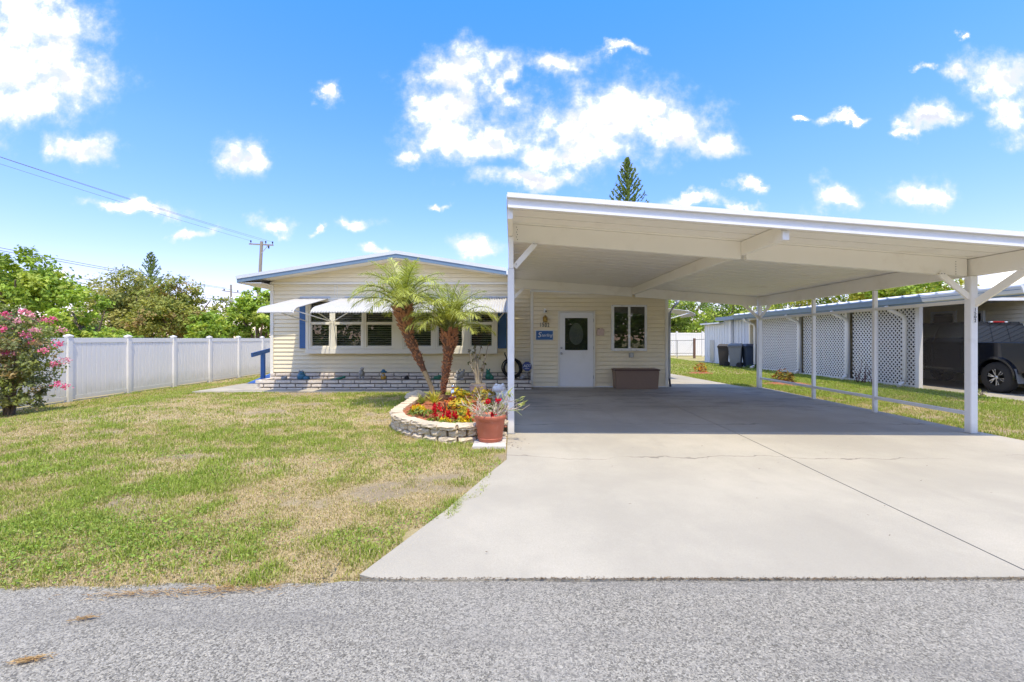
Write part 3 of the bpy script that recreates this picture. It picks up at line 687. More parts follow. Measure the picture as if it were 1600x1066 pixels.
# door
dr = MB(); dr.box(1.262, 1.305, EY-0.08, EY-0.005, 0.014, 2.10); dr.box(2.228, 2.272, EY-0.08, EY-0.005, 0.014, 2.10); dr.box(1.305, 2.228, EY-0.08, EY-0.005, 2.065, 2.10); dr.box(1.305, 2.228, EY-0.09, EY-0.005, 0.014, 0.035)
dfr = dr.build('door_frame', M['trim'], ext, bevel=0.003)
d = MB(); y0, y1 = EY-0.070, EY-0.030
gx0, gx1, gz0, gz1 = 1.445, 2.068, 1.03, 1.91
d.box(1.310, gx0, y0, y1, 0.04, 2.06); d.box(gx1, 2.223, y0, y1, 0.04, 2.06); d.box(gx0, gx1, y0, y1, 0.04, gz0); d.box(gx0, gx1, y0, y1, gz1, 2.06)
door = d.build('door', M['white'], ext)
b_ = MB(); b_.box(gx0-0.025, gx0, y0-0.012, y0, gz0-0.025, gz1+0.025); b_.box(gx1, gx1+0.025, y0-0.012, y0, gz0-0.025, gz1+0.025); b_.box(gx0, gx1, y0-0.012, y0, gz0-0.025, gz0); b_.box(gx0, gx1, y0-0.012, y0, gz1, gz1+0.025)
b_.box(1.40, 2.13, y0-0.004, y0, 0.16, 0.18); b_.build('glazing_bead', M['white'], door)
MB().box(gx0, gx1, y0+0.014, y0+0.018, gz0, gz1).build('pane', M['glass'], door)
MB().box(gx0, gx1, y0+0.030, y0+0.036, gz0, gz1).build('door_backing', M['dark'], door)  # plain dark board behind the door glass
ov = MB(); n = 32; cx, cz = 1.757, 1.475
ov.prism([(cx+0.205*math.cos(2*PI*k/n)*(0.86+0.14*(0.5-0.5*math.sin(2*PI*k/n))), cz+0.30*math.sin(2*PI*k/n)) for k in range(n)], 'y', y0+0.020, y0+0.027); ov.build('etched_oval', M['etched'], door)
for z, r in ((0.945, 0.030), (1.095, 0.026)):
    kb = MB(); kb.tube([(1.352, y0, z), (1.352, y0-0.012, z), (1.352, y0-0.014, z), (1.352, y0-0.05, z)], [r*1.1, r*1.1, r*0.5, r*0.6], 12); kb.ell((1.352, y0-0.055, z), (r, r*0.8, r)); kb.build('door_knob' if r > .028 else 'deadbolt', M['metal'], door)
hg = MB(); [hg.box(2.218, 2.234, y0-0.012, y0-0.001, z, z+0.09) for z in (0.25, 1.05, 1.80)]; hg.build('hinge', M['metal'], door)
# sliding window
wn_ = MB(); x0, x1, z0, z1 = 2.72, 3.685, 1.01, 2.265; yy = EY-0.078
wn_.box(x0, x0+0.07, yy, EY-0.01, z0, z1); wn_.box(x1-0.06, x1, yy, EY-0.01, z0, z1); wn_.box(x0+0.07, x1-0.06, yy, EY-0.01, z0, z0+0.07); wn_.box(x0+0.07, x1-0.06, yy, EY-0.01, z1-0.05, z1); wn_.box(3.175, 3.235, yy+0.01, EY-0.012, z0+0.07, z1-0.05)
wf_ = wn_.build('window', M['white'], ext, bevel=0.003)
MB().box(x0+0.07, 3.175, yy+0.026, yy+0.030, z0+0.07, z1-0.05).build('pane', M['glass'], wf_)
MB().box(3.235, x1-0.06, yy+0.020, yy+0.024, z0+0.07, z1-0.05).build('pane', M['glass'], wf_)
MB().box(x0+0.07, x1-0.06, yy+0.043, yy+0.047, z0+0.07, z1-0.05).build('window_backing', M['dark'], wf_)
sc_ = MB(); [sc_.ell((a, yy-0.002, b), (0.011, 0.006, 0.011), 8, 4) for a in (x0+.02, 3.0, 3.4, x1-.02) for b in (z0+.02, z1-.02)]; sc_.build('screw', M['metal'], wf_)
# downspout at the corner
dsp = MB(); dsp.tube([(4.62, 12.9, 2.45), (4.60, 12.62, 2.36), (4.44, 12.56, 2.20), (4.345, 12.54, 2.05), (4.335, 12.54, 1.6), (4.335, 12.54, 0.25)], 0.036, 8); dsp.build('downspout', M['metal'], ext)
MB().tube([(4.335, 12.53, 0.25), (4.335, 12.50, 0.12), (4.34, 12.46, 0.03)], 0.03, 8).build('downspout_foot', M['darkmetal'], ext)
o = MB().box(3.21, 3.325, EY-0.06, EY-0.012, 0.83, 0.955).alone('outlet_box', M['metal'], (3.27, EY-.03, .89), 'small grey covered outlet box on the siding below the sliding window', 'outlet', bevel=0.006)
# house numerals, sign, lantern, camera, plaque
num = thing('house_number', 'black numerals 1502 on the cream siding above the blue name sign', 'house number', (0.89, EY-0.03, 1.715))
for i, ch in enumerate('1502'): _t = text('numeral', ch, 0.165, (0.78+0.073*i, EY-0.026, 1.715+(0.006 if i == 1 else -0.004 if i == 2 else 0)), (PI/2, 0, 0), M['ink'], num, 0.005); _t.scale = (0.66, 1, 1)
sg = thing('name_sign', 'blue rectangular name sign with white script lettering left of the door', 'sign', (0.89, EY-0.03, 1.44))
MB().box(0.645, 1.135, EY-0.036, EY-0.02, 1.30, 1.575).build('sign_edge', M['signwhite'], sg)
MB().box(0.66, 1.12, EY-0.045, EY-0.037, 1.315, 1.56).build('sign_face', M['signblue'], sg, bevel=0.002)
text('lettering', 'S', 0.20, (0.745, EY-0.049, 1.445), (PI/2, 0, 0), M['signwhite'], sg, 0.002, 0.25)
text('lettering', 'terling', 0.115, (0.95, EY-0.049, 1.437), (PI/2, 0, 0), M['signwhite'], sg, 0.002, 0.35)
ln = thing('wall_lantern', 'small brass wall lantern above the black house numerals', 'lantern', (0.905, EY-0.03, 1.89))
MB().lathe((0.905, EY-0.085, 1.795), [(0.045, 0), (0.058, 0.01), (0.062, 0.02), (0.062, 0.115), (0.066, 0.12), (0.05, 0.15), (0.02, 0.165), (0.012, 0.19)], 6, False).build('lantern_body', M['brass'], ln)
MB().tube([(0.905, EY-0.03, 1.93), (0.905, EY-0.06, 1.99), (0.905, EY-0.085, 1.975)], 0.008, 6).build('bracket', M['brass'], ln)
cm_ = thing('security_camera', 'white security camera mounted on the siding above the brass lantern', 'camera', (0.91, EY-0.03, 2.10))
cb = MB(); cb.tube([(0.90, EY-0.02, 2.16), (0.90, EY-0.05, 2.14), (0.90, EY-0.07, 2.11)], 0.02, 8); cb.box(0.865, 0.945, EY-0.13, EY-0.05, 2.05, 2.13); cb.build('housing', M['white'], cm_, bevel=0.012)
MB().tube([(0.925, EY-0.128, 2.09), (0.925, EY-0.140, 2.09)], 0.022, 12).build('lens', M['ink'], cm_)
pq = thing('wall_plaque', 'small faded pink wall plaque between the door and the sliding window', 'plaque', (2.415, EY-.03, 1.53))
MB().prism([(2.32, 1.44), (2.37, 1.425), (2.43, 1.44), (2.52, 1.43), (2.53, 1.60), (2.47, 1.635), (2.40, 1.62), (2.33, 1.60)], 'y', EY-0.045, EY-0.021).build('plaque_board', M['pinkplaque'], pq, bevel=0.004)
MB().box(2.345, 2.40, EY-0.05, EY-0.046, 1.625-0.02, 1.625).build('plaque_trim', M['rust'], pq)
# deck box
db = thing('deck_box', 'brown woven resin storage box with a dark lid below the window', 'storage box', (3.3, 12.2, 0))
bx = MB(); X0, X1, Y0, Y1 = 2.73, 3.885, 11.98, 12.44
bx.hexa([(X0+.03, Y0+.02, .012), (X1-.03, Y0+.02, .012), (X1-.03, Y1-.02, .012), (X0+.03, Y1-.02, .012), (X0, Y0, .49), (X1, Y0, .49), (X1, Y1, .49), (X0, Y1, .49)]); bx.build('body', M['resin'], db, bevel=0.012)
wv_ = MB()
for i in range(11):
    z = 0.06+0.038*i; k = 0.03*(1-z/.49)
    wv_.box(X0+.07, X1-.07, Y0+k*.66-.006, Y0+k*.66+.004, z, z+.03)
wv_.build('woven_band', M['resin'], db, bevel=0.004)['kind'] = 'stuff'
MB().box(X0-.015, X1+.015, Y0-.02, Y1+.01, .492, .535).build('lid_rim', M['resindark'], db, bevel=0.008)
MB().box(X0+.02, X1-.02, Y0+.02, Y1-.03, .536, .548).build('lid', M['resin'], db, bevel=0.006)
# side awning of the extension
sa = thing('side_awning', 'white awning on the right side wall behind the downspout', 'awning', (4.3, 15, 2.3))
mb = MB(); prof = [(4.27, 2.36), (4.9, 2.30), (5.4, 2.24), (5.62, 2.20), (5.74, 2.14), (5.78, 2.06)]
for i in range(25):
    y = 14.3+1.2*i/24
    for (x, z) in prof: mb.v.append((x, y, z+0.008*math.sin(i*PI/2)))
for i in range(24):
    for j in range(5): a = i*6+j; mb.f.append((a, a+1, a+7, a+6)); mb.sm.append(True)
o = mb.build('awning_sheet', M['awning'], sa); sd = o.modifiers.new('thickness', 'SOLIDIFY'); sd.thickness = 0.02
for y in (14.34, 15.46): MB().bar((4.28, y, 1.78), (5.6, y, 2.16), 0.025, 0.025).build('arm', M['white'], sa)

# ================================================================== CARPORT
cp = thing('carport', 'large white flat roofed double carport on slender posts over the concrete drive', 'carport', (3.3, 9, 0))
def zu(x): return 2.983-0.0765*(x+0.06)     # underside of the roof
RX0, RX1, RY0, RY1 = -0.035, 7.0, 5.44, 12.43
nP = 23; pw = (RY1-RY0)/nP
def roof_pan():
    mb = MB(); w_ = pw
    def P(x, y, dz): return (x, y, zu(x)+dz)
    for (ya, yb, z0, z1) in ((0.016, w_-0.016, 0.0, 0.045), (0.0, 0.008, 0.012, 0.07), (w_-0.008, w_, 0.012, 0.07)):
        mb.hexa([P(RX0, ya, z0), P(RX1, ya, z0), P(RX1, yb, z0), P(RX0, yb, z0), P(RX0, ya, z1), P(RX1, ya, z1), P(RX1, yb, z1), P(RX0, yb, z1)])
    return mb.mesh('roof_pan', M['cream'], (3.3, 0, 0))
rp = roof_pan()
for i in range(nP): link('roof_pan', rp, cp, (0, RY0+pw*i-9, 0))
def xprism(mb, x0, x1, y0, y1, d0, d1):
    return mb.hexa([(x0, y0, zu(x0)+d0), (x1, y0, zu(x1)+d0), (x1, y1, zu(x1)+d0), (x0, y1, zu(x0)+d0), (x0, y0, zu(x0)+d1), (x1, y0, zu(x1)+d1), (x1, y1, zu(x1)+d1), (x0, y1, zu(x0)+d1)])
xprism(MB(), RX0+.01, RX1-.01, RY0+0.01, RY1-.01, 0.0705, 0.085).build('roof_deck', M['roofwhite'], cp)
xprism(MB(), RX0-0.02, RX1, 5.355, 5.44, 0.035, 0.090).build('fascia_cap', M['post'], cp)
xprism(MB(), RX0-0.015, RX1, 5.405, 5.438, -0.078, 0.034).build('fascia', M['post'], cp)
xprism(MB(), RX0-0.015, RX1, 5.385, 5.404, -0.078, -0.030).build('fascia_lip', M['post'], cp)
xprism(MB(), RX0-0.03, RX0-0.002, 5.44, RY1, -0.05, 0.088).build('fascia', M['roofgrey'], cp)
MB().box(RX1+.002, RX1+0.10, 5.38, RY1, zu(RX1)-0.06, zu(RX1)+0.06).build('gutter', M['post'], cp)
xprism(MB(), RX0, RX1, RY1+.002, RY1+0.03, -0.05, 0.088).build('fascia', M['cream'], cp)
BH = 0.25
def cross(x0, x1, yc): return xprism(MB(), x0, x1, yc-0.038, yc+0.038, -BH, -0.004).build('cross_beam', M['cream'], cp)
YF, YB = 6.50, 12.33
cross(0.0, 3.25, YF); cross(3.33, 6.46, YF); cross(0.0, 3.25, YB); cross(3.33, 6.63, YB)
def longbeam(xf, xb, h, w_=0.076):
    mb = MB(); ys = [5.47, 12.29]
    def P(y, sx, dz): x = xf+(xb-xf)*(y-5.47)/6.82; return (x+sx, y, zu(x)+dz)
    mb.hexa([P(5.50, -w_/2, -h), P(5.50, w_/2, -h), P(12.39, w_/2, -h), P(12.39, -w_/2, -h), P(5.50, -w_/2, -.005), P(5.50, w_/2, -.005), P(12.39, w_/2, -.005), P(12.39, -w_/2, -.005)])
    o = mb.build('long_beam', M['cream'], cp)
    e = MB(); e.hexa([P(5.465, -w_/2-.002, -h-.002), P(5.465, w_/2+.002, -h-.002), P(5.499, w_/2+.002, -h-.002), P(5.499, -w_/2-.002, -h-.002), P(5.465, -w_/2-.002, -.08), P(5.465, w_/2+.002, -.08), P(5.499, w_/2+.002, -.08), P(5.499, -w_/2-.002, -.08)])
    e.build('beam_cap', M['post'], o)
longbeam(-0.022, -0.022, 0.19, 0.06); longbeam(3.29, 3.29, 0.19); longbeam(6.51, 6.70, BH-0.004)
def post(x, y, ztop, w_=0.1, base=0.012, name='post'):
    return MB().box(x-w_/2, x+w_/2, y-w_/2, y+w_/2, base, ztop).build(name, M['post'], cp, bevel=0.006)
post(-0.015, 6.42, 2.33, 0.092); MB().box(-0.05, 0.02, 6.375, 6.45, 2.332, zu(0)-0.20).build('post_bracket', M['cream'], cp)
pr = post(6.495, 6.44, zu(6.5)-BH-.002); post(6.70, YB, zu(6.7)-BH-.002); post(0.02, YB-.03, zu(0)-BH-.02, 0.09)
for (x, y) in ((6.495, 6.44), (-0.015, 6.42), (6.70, YB)):
    bp = MB(); bp.box(x-.062, x+.062, y-.062, y+.062, .0125, .022); bp.build('base_plate', M['metal'], cp)
# knee braces
def brace(a, b, m='cream', w_=0.075, t=0.03): MB().bar(a, b, t, w_, (0, 0, 1) if abs(a[0]-b[0]) > .1 else (0, 0, 1)).build('brace', M[m], cp)
brace((0.035, 6.45, 2.36), (0.335, 6.45, 2.70), 'post'); brace((6.46, 6.43, 1.93), (6.04, 6.43, 2.27)); brace((6.515, 6.40, 1.84), (6.515, 5.70, 2.26), 'cream', 0.10)
brace((6.67, YB-.01, 1.92), (6.26, YB-.01, 2.27)); brace((6.70, YB-.06, 1.92), (6.70, 11.75, 2.27)); brace((0.03, YB-.05, 2.43), (0.30, YB-.05, 2.70)); brace((-0.0, 6.47, 2.3), (-.03, 6.95, 2.74))
# screw heads on the joints
bl = MB()
for k in range(6): bl.ell((0.065+0.012*(k % 2), YF-.040, 2.93-0.035*k), (.006, .004, .006), 6, 4); bl.ell((6.30, YF-.040, 2.44-0.035*k), (.006, .004, .006), 6, 4)
for k in range(3): bl.ell((0.30+0.025*k, 6.428, 2.70-.012), (.006, .004, .006), 6, 4); bl.ell((0.06, 6.428, 2.40), (.006, .004, .006), 6, 4); bl.ell((6.01+.04*k, 6.405, 2.262), (.007, .004, .007), 6, 4)
bl.build('screw', M['darkmetal'], cp)['kind'] = 'stuff'
# numerals running down the front right post
pn_ = MB().box(6.476, 6.516, 6.383, 6.389, 1.565, 1.785).build('number_plate', M['post'], cp)
for i, ch in enumerate('1502'): text('numeral', ch, 0.062, (6.496, 6.380, 1.755-0.053*i), (PI/2, 0, 0), M['ink'], pn_, 0.002)
# light screen frame along the right side
def sidex(y): return 6.515+0.19*(y-6.44)/5.9
for y in (8.28, 10.05):
    x = sidex(y)+.03; MB().box(x-.035, x+.035, y-.025, y+.025, 0.0, zu(x)-BH-.005).build('stud', M['post'], cp, bevel=0.004)
for z, h in ((1.88, 0.05), (0.275, 0.05)):
    for (ya, yb) in ((6.495, 8.25), (8.31, 10.02), (10.08, 12.27)): MB().bar((sidex(ya)+.03, ya, z), (sidex(yb)+.03, yb, z), 0.045, h).build('screen_rail', M['post'], cp)
MB().box(6.515, 6.555, 6.495, 6.535, 0.30, 1.855).build('stud', M['post'], cp)
scr = MB(); scr.add([(6.548, 6.54, .30), (6.604, 8.25, .30), (6.604, 8.25, 1.855), (6.548, 6.54, 1.855)], [(0, 1, 2, 3)]); o = scr.build('insect_screen', M['screen'], cp)
# ================================================================== PERIMETER FENCE (left) and its twin behind the lots
def gz1(x, y): return float(gz(np.array([x]), np.array([y]))[0])
fn = thing('vinyl_fence', 'long white vinyl privacy fence along the left side of the lawn', 'fence', (-12.25, 16, -0.4))
FX = -12.25; ys = [6.75, 8.7, 10.62, 12.57, 14.52, 16.47, 18.42, 20.37, 22.32, 24.27, 26.22]
def post_mesh():
    mb = MB().box(-.064, .064, -.064, .064, -0.15, 1.80); return mb.mesh('fence_post', M['vinyl'], bevel=0.004)
def cap_mesh():
    mb = MB(); mb.box(-.08, .08, -.08, .08, 1.80, 1.835); mb.hexa([(-.075, -.075, 1.836), (.075, -.075, 1.836), (.075, .075, 1.836), (-.075, .075, 1.836), (-.01, -.01, 1.875), (.01, -.01, 1.875), (.01, .01, 1.875), (-.01, .01, 1.875)]); return mb.mesh('post_cap', M['vinyl'])
PMx, CMx = post_mesh(), cap_mesh()
def board_mesh(): return MB().hexa([(-.011, .005, .16), (.011, .005, .16), (.011, .145, .16), (-.011, .145, .16), (-.011, .005, 1.63), (.011, .005, 1.63), (.011, .145, 1.63), (-.011, .145, 1.63)]).mesh('fence_board', M['vinyl'], bevel=0.007)
BMx = board_mesh()
def rails(L): return (MB().box(-.022, .022, .066, L-.066, 1.632, 1.775).mesh('rail', M['vinyl'], bevel=0.004), MB().box(-.024, .024, .066, L-.066, .06, .165).mesh('rail', M['vinyl'], bevel=0.004))
def fence(root, pts, rot):
    R0 = ORG[root.name]; cache = {}
    for i, p in enumerate(pts):
        p = Vector(p); po = link('fence_post', PMx, root, p-R0, (0, 0, rot)); link('post_cap', CMx, po)
        if i+1 < len(pts):
            q = Vector(pts[i+1]); L = round((q-p).length, 2)
            if L not in cache: cache[L] = rails(L)
            for me in cache[L]: link('rail', me, root, p-R0+Vector((0, 0, (q.z-p.z)/2)), (0, 0, rot))
            n = int((L-.14)/.15); d = (q-p).normalized(); off = (L-n*.148)/2
            for k in range(n): link('fence_board', BMx, root, p-R0+d*(off+k*.148)+Vector((0, 0, (q.z-p.z)*(k+.5)/n)), (0, 0, rot))
fence(fn, [(FX, y, gz1(FX, y)) for y in ys], 0)
fn2 = thing('vinyl_fence', 'white vinyl fence far back beyond the lawn right of the house', 'fence', (13, 34.5, 0))
fence(fn2, [(x, 34.5, 0) for x in (8.6, 10.55, 12.5, 14.45, 16.4, 18.35)], -PI/2)
# wire fence and posts in front of it
wfz = thing('wire_fence', 'thin dark wire fence with brown timber post far back right', 'fence', (12.4, 31, 0))
for x, r, h, m in ((11.25, .02, 1.22, 'darkmetal'), (12.42, .085, 1.36, 'rust'), (10.0, .02, 1.22, 'darkmetal')): MB().tube([(x, 31, 0), (x, 31, h)], r, 8).build('fence_post', M[m], wfz)
for z in (0.32, 1.2): MB().tube([(8.5, 31, z), (12.42, 31, z+.02)], .016, 6).build('rail', M['darkmetal'], wfz)
MB().tube([(12.42, 31, 1.27), (14.2, 30.2, 1.36)], .016, 6).build('rail', M['darkmetal'], wfz)
wm = MB()
for k in range(26): x = 8.6+3.8*k/26; wm.tube([(x, 31, .1), (x+.9 if x+.9 < 12.4 else 12.4, 31, 1.2)], .003, 3)
wm.build('wire_mesh', M['darkmetal'], wfz)['kind'] = 'stuff'
MB().tube([(11.4, 26.75, 0), (11.4, 26.75, 2.35)], .04, 8).alone('pipe_post', M['darkmetal'], (11.4, 26.75, 0), 'slim black pipe post at the far corner of the ribbed white shed', 'post')

# ================================================================== NEIGHBOUR: lattice screened carport, home, shed
nb = thing('neighbour_home', 'low neighbouring home with blue gutter and white metal roof on the right', 'house', (12, 14, 0))
GX = 10.38; ez = 2.42
def zr(x): return ez+0.03+(x-GX)*0.100
rf = MB(); n = 150; ya, yb = 9.15, 21.2
for i in range(n+1):
    y = ya+(yb-ya)*i/n; b_ = 0.035*max(0, math.cos(2*PI*i/6))**2
    for x in (GX-.05, 11.1, 12.5, 15.0): rf.v.append((x, y, zr(x)+b_))
for i in range(n):
    for j in range(3):
        if j and ya+(yb-ya)*i/n < 12.25: continue      # in front of the lattice only the eave runs on
        a = i*4+j; rf.f.append((a, a+1, a+5, a+4)); rf.sm.append(False)
o = rf.build('roof', M['roofwhite'], nb); sd = o.modifiers.new('t', 'SOLIDIFY'); sd.thickness = 0.03; sd.offset = -1
MB().box(14.0, 19.5, 6.9, 12.2, 2.845, 2.90).build('roof', M['roofwhite'], nb)
MB().box(15.0, 19.5, 12.21, yb, zr(15)-.1, zr(15)+.02).build('roof', M['roofwhite'], nb)
def gutter(y0, y1, m, nm='gutter'):
    g = MB(); g.prism([(GX-.02, ez-.17), (GX-.09, ez-.15), (GX-.13, ez-.03), (GX-.145, ez-.03), (GX-.145, ez), (GX-.02, ez)], 'y', y0, y1); g.build(nm, M[m], nb)
gutter(11.42, 21.2, 'bluefascia'); gutter(9.15, 11.415, 'galv')
MB().box(GX-.018, GX+.03, 9.15, 21.2, ez-.20, ez-.002).build('fascia', M['bluefascia'], nb)
lw = MB(); MB().box(GX-.155, GX-.147, 9.15, 11.41, ez-.085, ez-.07).build('gutter_seam', M['bluefascia'], nb)
MB().box(GX+.03, 11.1, 9.2, 12.3, ez-.03, ez-.005).build('ceiling', M['white'], nb); MB().box(GX+.03, 14.0, 12.302, 21.1, ez-.03, ez-.005).build('ceiling', M['white'], nb)
MB().box(11.102, 15.0, 12.22, 12.30, ez-.05, ez+.03).build('fascia', M['white'], nb)
siding(MB(), (14.0, 21), (14.0, 7.0), 0.02, 2.84, 0.118).build('siding', M['nwall'], nb)
MB().box(14.003, 14.1, 7, 21, 0, 2.84).build('wall_core', M['soffit'], nb); MB().box(14.1, 19.5, 6.9, 7.0, 0, 2.84).build('wall_core', M['soffit'], nb)
MB().box(10.93, 14.0, 20.9, 21.0, 0, 2.38).build('end_wall', M['nwall'], nb)
def nwin(y0, y1, z0, z1):
    f = MB(); f.box(13.90, 13.972, y0-.07, y0, z0-.07, z1+.07); f.box(13.90, 13.972, y1, y1+.07, z0-.07, z1+.07); f.box(13.90, 13.972, y0, y1, z0-.07, z0); f.box(13.90, 13.972, y0, y1, z1, z1+.07)
    fo = f.build('window', M['white'], nb, bevel=0.003); MB().box(13.925, 13.932, y0, y1, z0, z1).build('pane', M['glass'], fo); MB().box(13.945, 13.951, y0, y1, z0, z1).build('window_backing', M['dark'], fo)
nwin(14.35, 15.05, 1.2, 2.15); nwin(13.5, 13.72, 1.55, 2.1)
# lattice bays between columns
LX = 10.95
def lattice(y0, y1, z0=0.06, z1=2.2):
    mb = MB(); p = 0.128; hw = 0.024
    for sgn, x in ((1, LX-.006), (-1, LX+.006)):
        c = -(z1-z0)-1; 
        cmin = y0-(z1-z0) if sgn > 0 else y0; cmax = y1 if sgn > 0 else y1+(z1-z0)
        c = cmin+p*.3
        while c < cmax:
            # line: y = c + sgn*(z-z0)
            za, zb = z0, z1
            if sgn > 0: za = max(za, z0+(y0-c)); zb = min(zb, z0+(y1-c))
            else: za = max(za, z0+(c-y1)); zb = min(zb, z0+(c-y0))
            if zb-za > .03:
                q = lambda z: c+sgn*(z-z0)
                mb.hexa([(x-.004, q(za)-hw, za), (x+.004, q(za)-hw, za), (x+.004, q(za)+hw, za), (x-.004, q(za)+hw, za), (x-.004, q(zb)-hw, zb), (x+.004, q(zb)-hw, zb), (x+.004, q(zb)+hw, zb), (x-.004, q(zb)+hw, zb)])
            c += p
    mb.build('lattice_panel', M['vinyl'], nb)
    MB().box(LX+.06, LX+.064, y0-.1, y1+.1, z0, z1).build('dark_backing', M['darkbacking'], nb)  # dark see-through sheet added so the lattice holes look dark
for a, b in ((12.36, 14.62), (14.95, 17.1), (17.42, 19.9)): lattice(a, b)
for y in (12.24, 14.86, 17.34, 20.0): MB().box(LX-.06, LX+.05, y-.06, y+.06, 0.0, 2.24).build('column', M['vinyl'], nb, bevel=0.005)
MB().box(LX-.04, LX+.04, 12.3, 21, 2.2, 2.25).build('top_rail', M['vinyl'], nb); MB().box(LX-.04, LX+.04, 12.3, 21, 0.0, 0.055).build('bottom_rail', M['vinyl'], nb)
for y in (12.55, 14.70, 17.16, 20.3):
    d = MB(); d.tube([(GX-.06, y, ez-.18), (GX+.02, y, ez-.28), (LX-.16, y, ez-.45), (LX-.12, y, ez-.60), (LX-.12, y, 0.22), (LX-.15, y, 0.12), (LX-.33, y-.04, 0.05)], 0.055, 8); d.build('downspout', M['vinyl'], nb)
# shed at the end
shd = thing('metal_shed', 'white ribbed metal shed beyond the lattice screened carport', 'shed', (11.6, 24, 0))
mb = MB(); SX = 11.3; y = 21.25; k = 0
prof = []
while y < 26.5:
    prof += [(SX, y), (SX, y+.20), (SX-.035, y+.225), (SX-.035, y+.265), (SX, y+.29)]; y += .30
vs = [(x, yy, -.02) for x, yy in prof]+[(x, yy, 2.28 if yy < 24.3 else 2.12) for x, yy in prof]; n = len(prof)
mb.add(vs, [(i, i+1, i+1+n, i+n) for i in range(n-1)]); mb.build('ribbed_wall', M['galv'], shd)
MB().box(SX+.003, 14, 26.45, 26.5, 0, 2.12).build('end_wall', M['galv'], shd); MB().box(SX+.003, 14, 21.2, 21.25, 0, 2.28).build('end_wall', M['galv'], shd); MB().box(13.95, 14, 21.25, 26.45, 0, 2.12).build('end_wall', M['galv'], shd)
MB().box(SX-.25, 14.2, 24.3, 26.75, 2.14, 2.22).build('roof', M['roofwhite'], shd); MB().box(SX-.45, 14.2, 21.25, 24.29, 2.29, 2.46).build('roof', M['bluefascia'], shd)
MB().box(SX-.16, SX-.04, 23.2, 23.32, 0, 2.28).build('downspout', M['vinyl'], shd); MB().box(SX-.2, SX-.04, 21.3, 21.42, 0, 2.28).build('corner_post', M['vinyl'], shd)
MB().box(SX-.05, SX-.037, 25.35, 25.85, 0.05, 1.25).build('dark_hatch', M['metal'], shd, bevel=0.004)

# wheeled bins
def bin_(x, y, h, w_, m, label, rz=0):
    t = thing('wheeled_bin', label, 'bin', (x, y, 0), 'wheeled bins by the ribbed shed'); R = ORG[t.name]
    d = w_*1.1; b = MB(); a = .72
    b.hexa([(x-w_/2*a, y-d/2*a, .05), (x+w_/2*a, y-d/2*a, .05), (x+w_/2*a, y+d/2*a, .05), (x-w_/2*a, y+d/2*a, .05), (x-w_/2, y-d/2, h*.9), (x+w_/2, y-d/2, h*.9), (x+w_/2, y+d/2, h*.9), (x-w_/2, y+d/2, h*.9)])
    b.box(x-w_/2-.03, x+w_/2+.03, y-d/2-.03, y+d/2+.03, h*.84, h*.9-.002)
    b.build('body', m, t, bevel=0.02)
    l = MB(); l.hexa([(x-w_/2-.03, y-d/2-.05, h*.902), (x+w_/2+.03, y-d/2-.05, h*.902), (x+w_/2+.03, y+d/2+.05, h*.902), (x-w_/2-.03, y+d/2+.05, h*.902), (x-w_/2+.06, y-d/2+.06, h), (x+w_/2-.06, y-d/2+.06, h), (x+w_/2-.06, y+d/2-.04, h), (x-w_/2+.06, y+d/2-.04, h)]); l.build('lid', m, t, bevel=0.015)
    MB().bar((x+w_/2+.09, y-d*.4, h*.84), (x+w_/2+.09, y+d*.4, h*.84), .03, .03).build('handle', m, t)
    for s_ in (-1, 1): MB().tube([(x+w_*.3, y+s_*d*.40, .12), (x+w_*.3, y+s_*d*.40+s_*.06, .12)], .12, 14).build('wheel', M['black'], t)
    t.rotation_euler = (0, 0, rz)
bin_(10.30, 22.15, 1.08, .50, M['binblack'], 'dark brown black wheeled bin, leftmost of the three bins', -.5)
bin_(10.50, 21.35, 1.12, .58, M['bingrey'], 'mid grey wheeled bin standing in the middle of the three', -.6)
bin_(11.02, 21.05, 1.10, .60, M['binblue'], 'dark blue grey wheeled bin, rightmost of the three bins', -.15)

# ================================================================== PICKUP TRUCK in the neighbour's carport (pointing away)
tk = thing('pickup_truck', 'black crew cab pickup truck parked under the neighbouring roof', 'truck', (12.95, 13, 0))
TX0, TX1 = 12.0, 13.9; AX = (11.30, 14.55); WR = 0.385
def arc(yc, r, a0=180, a1=0, n=14): return [(yc+r*math.cos(math.radians(a0+(a1-a0)*k/n)), 0.40+r*math.sin(math.radians(a0+(a1-a0)*k/n))) for k in range(n+1)]
prof = [(10.28, .62)]+[(AX[0]-.47, .50)]+arc(AX[0], .47)+[(AX[0]+.47, .42), (AX[1]-.47, .42)]+arc(AX[1], .47)+[(AX[1]+.47, .45), (15.50, .50), (15.62, .75), (15.58, 1.02), (15.2, 1.10), (14.35, 1.16), (12.03, 1.20), (11.98, 1.24), (10.34, 1.24), (10.28, 1.20)]
MB().prism(prof, 'x', TX0, TX1).build('body', M['carpaint'], tk, bevel=0.035)
MB().box(TX0+.1, TX1-.1, 10.5, 15.4, 0.42, 0.62).build('chassis', M['black'], tk)
cab = MB(); b0, b1 = (TX0+.03, TX1-.03), (TX0+.24, TX1-.24)
cab.hexa([(b0[0], 12.02, 1.19), (b0[1], 12.02, 1.19), (b0[1], 14.45, 1.15), (b0[0], 14.45, 1.15), (b1[0], 12.16, 1.80), (b1[1], 12.16, 1.80), (b1[1], 13.72, 1.80), (b1[0], 13.72, 1.80)]); cab.build('cab', M['carpaint'], tk, bevel=0.05)
def lerp(a, b, t): return a+(b-a)*t
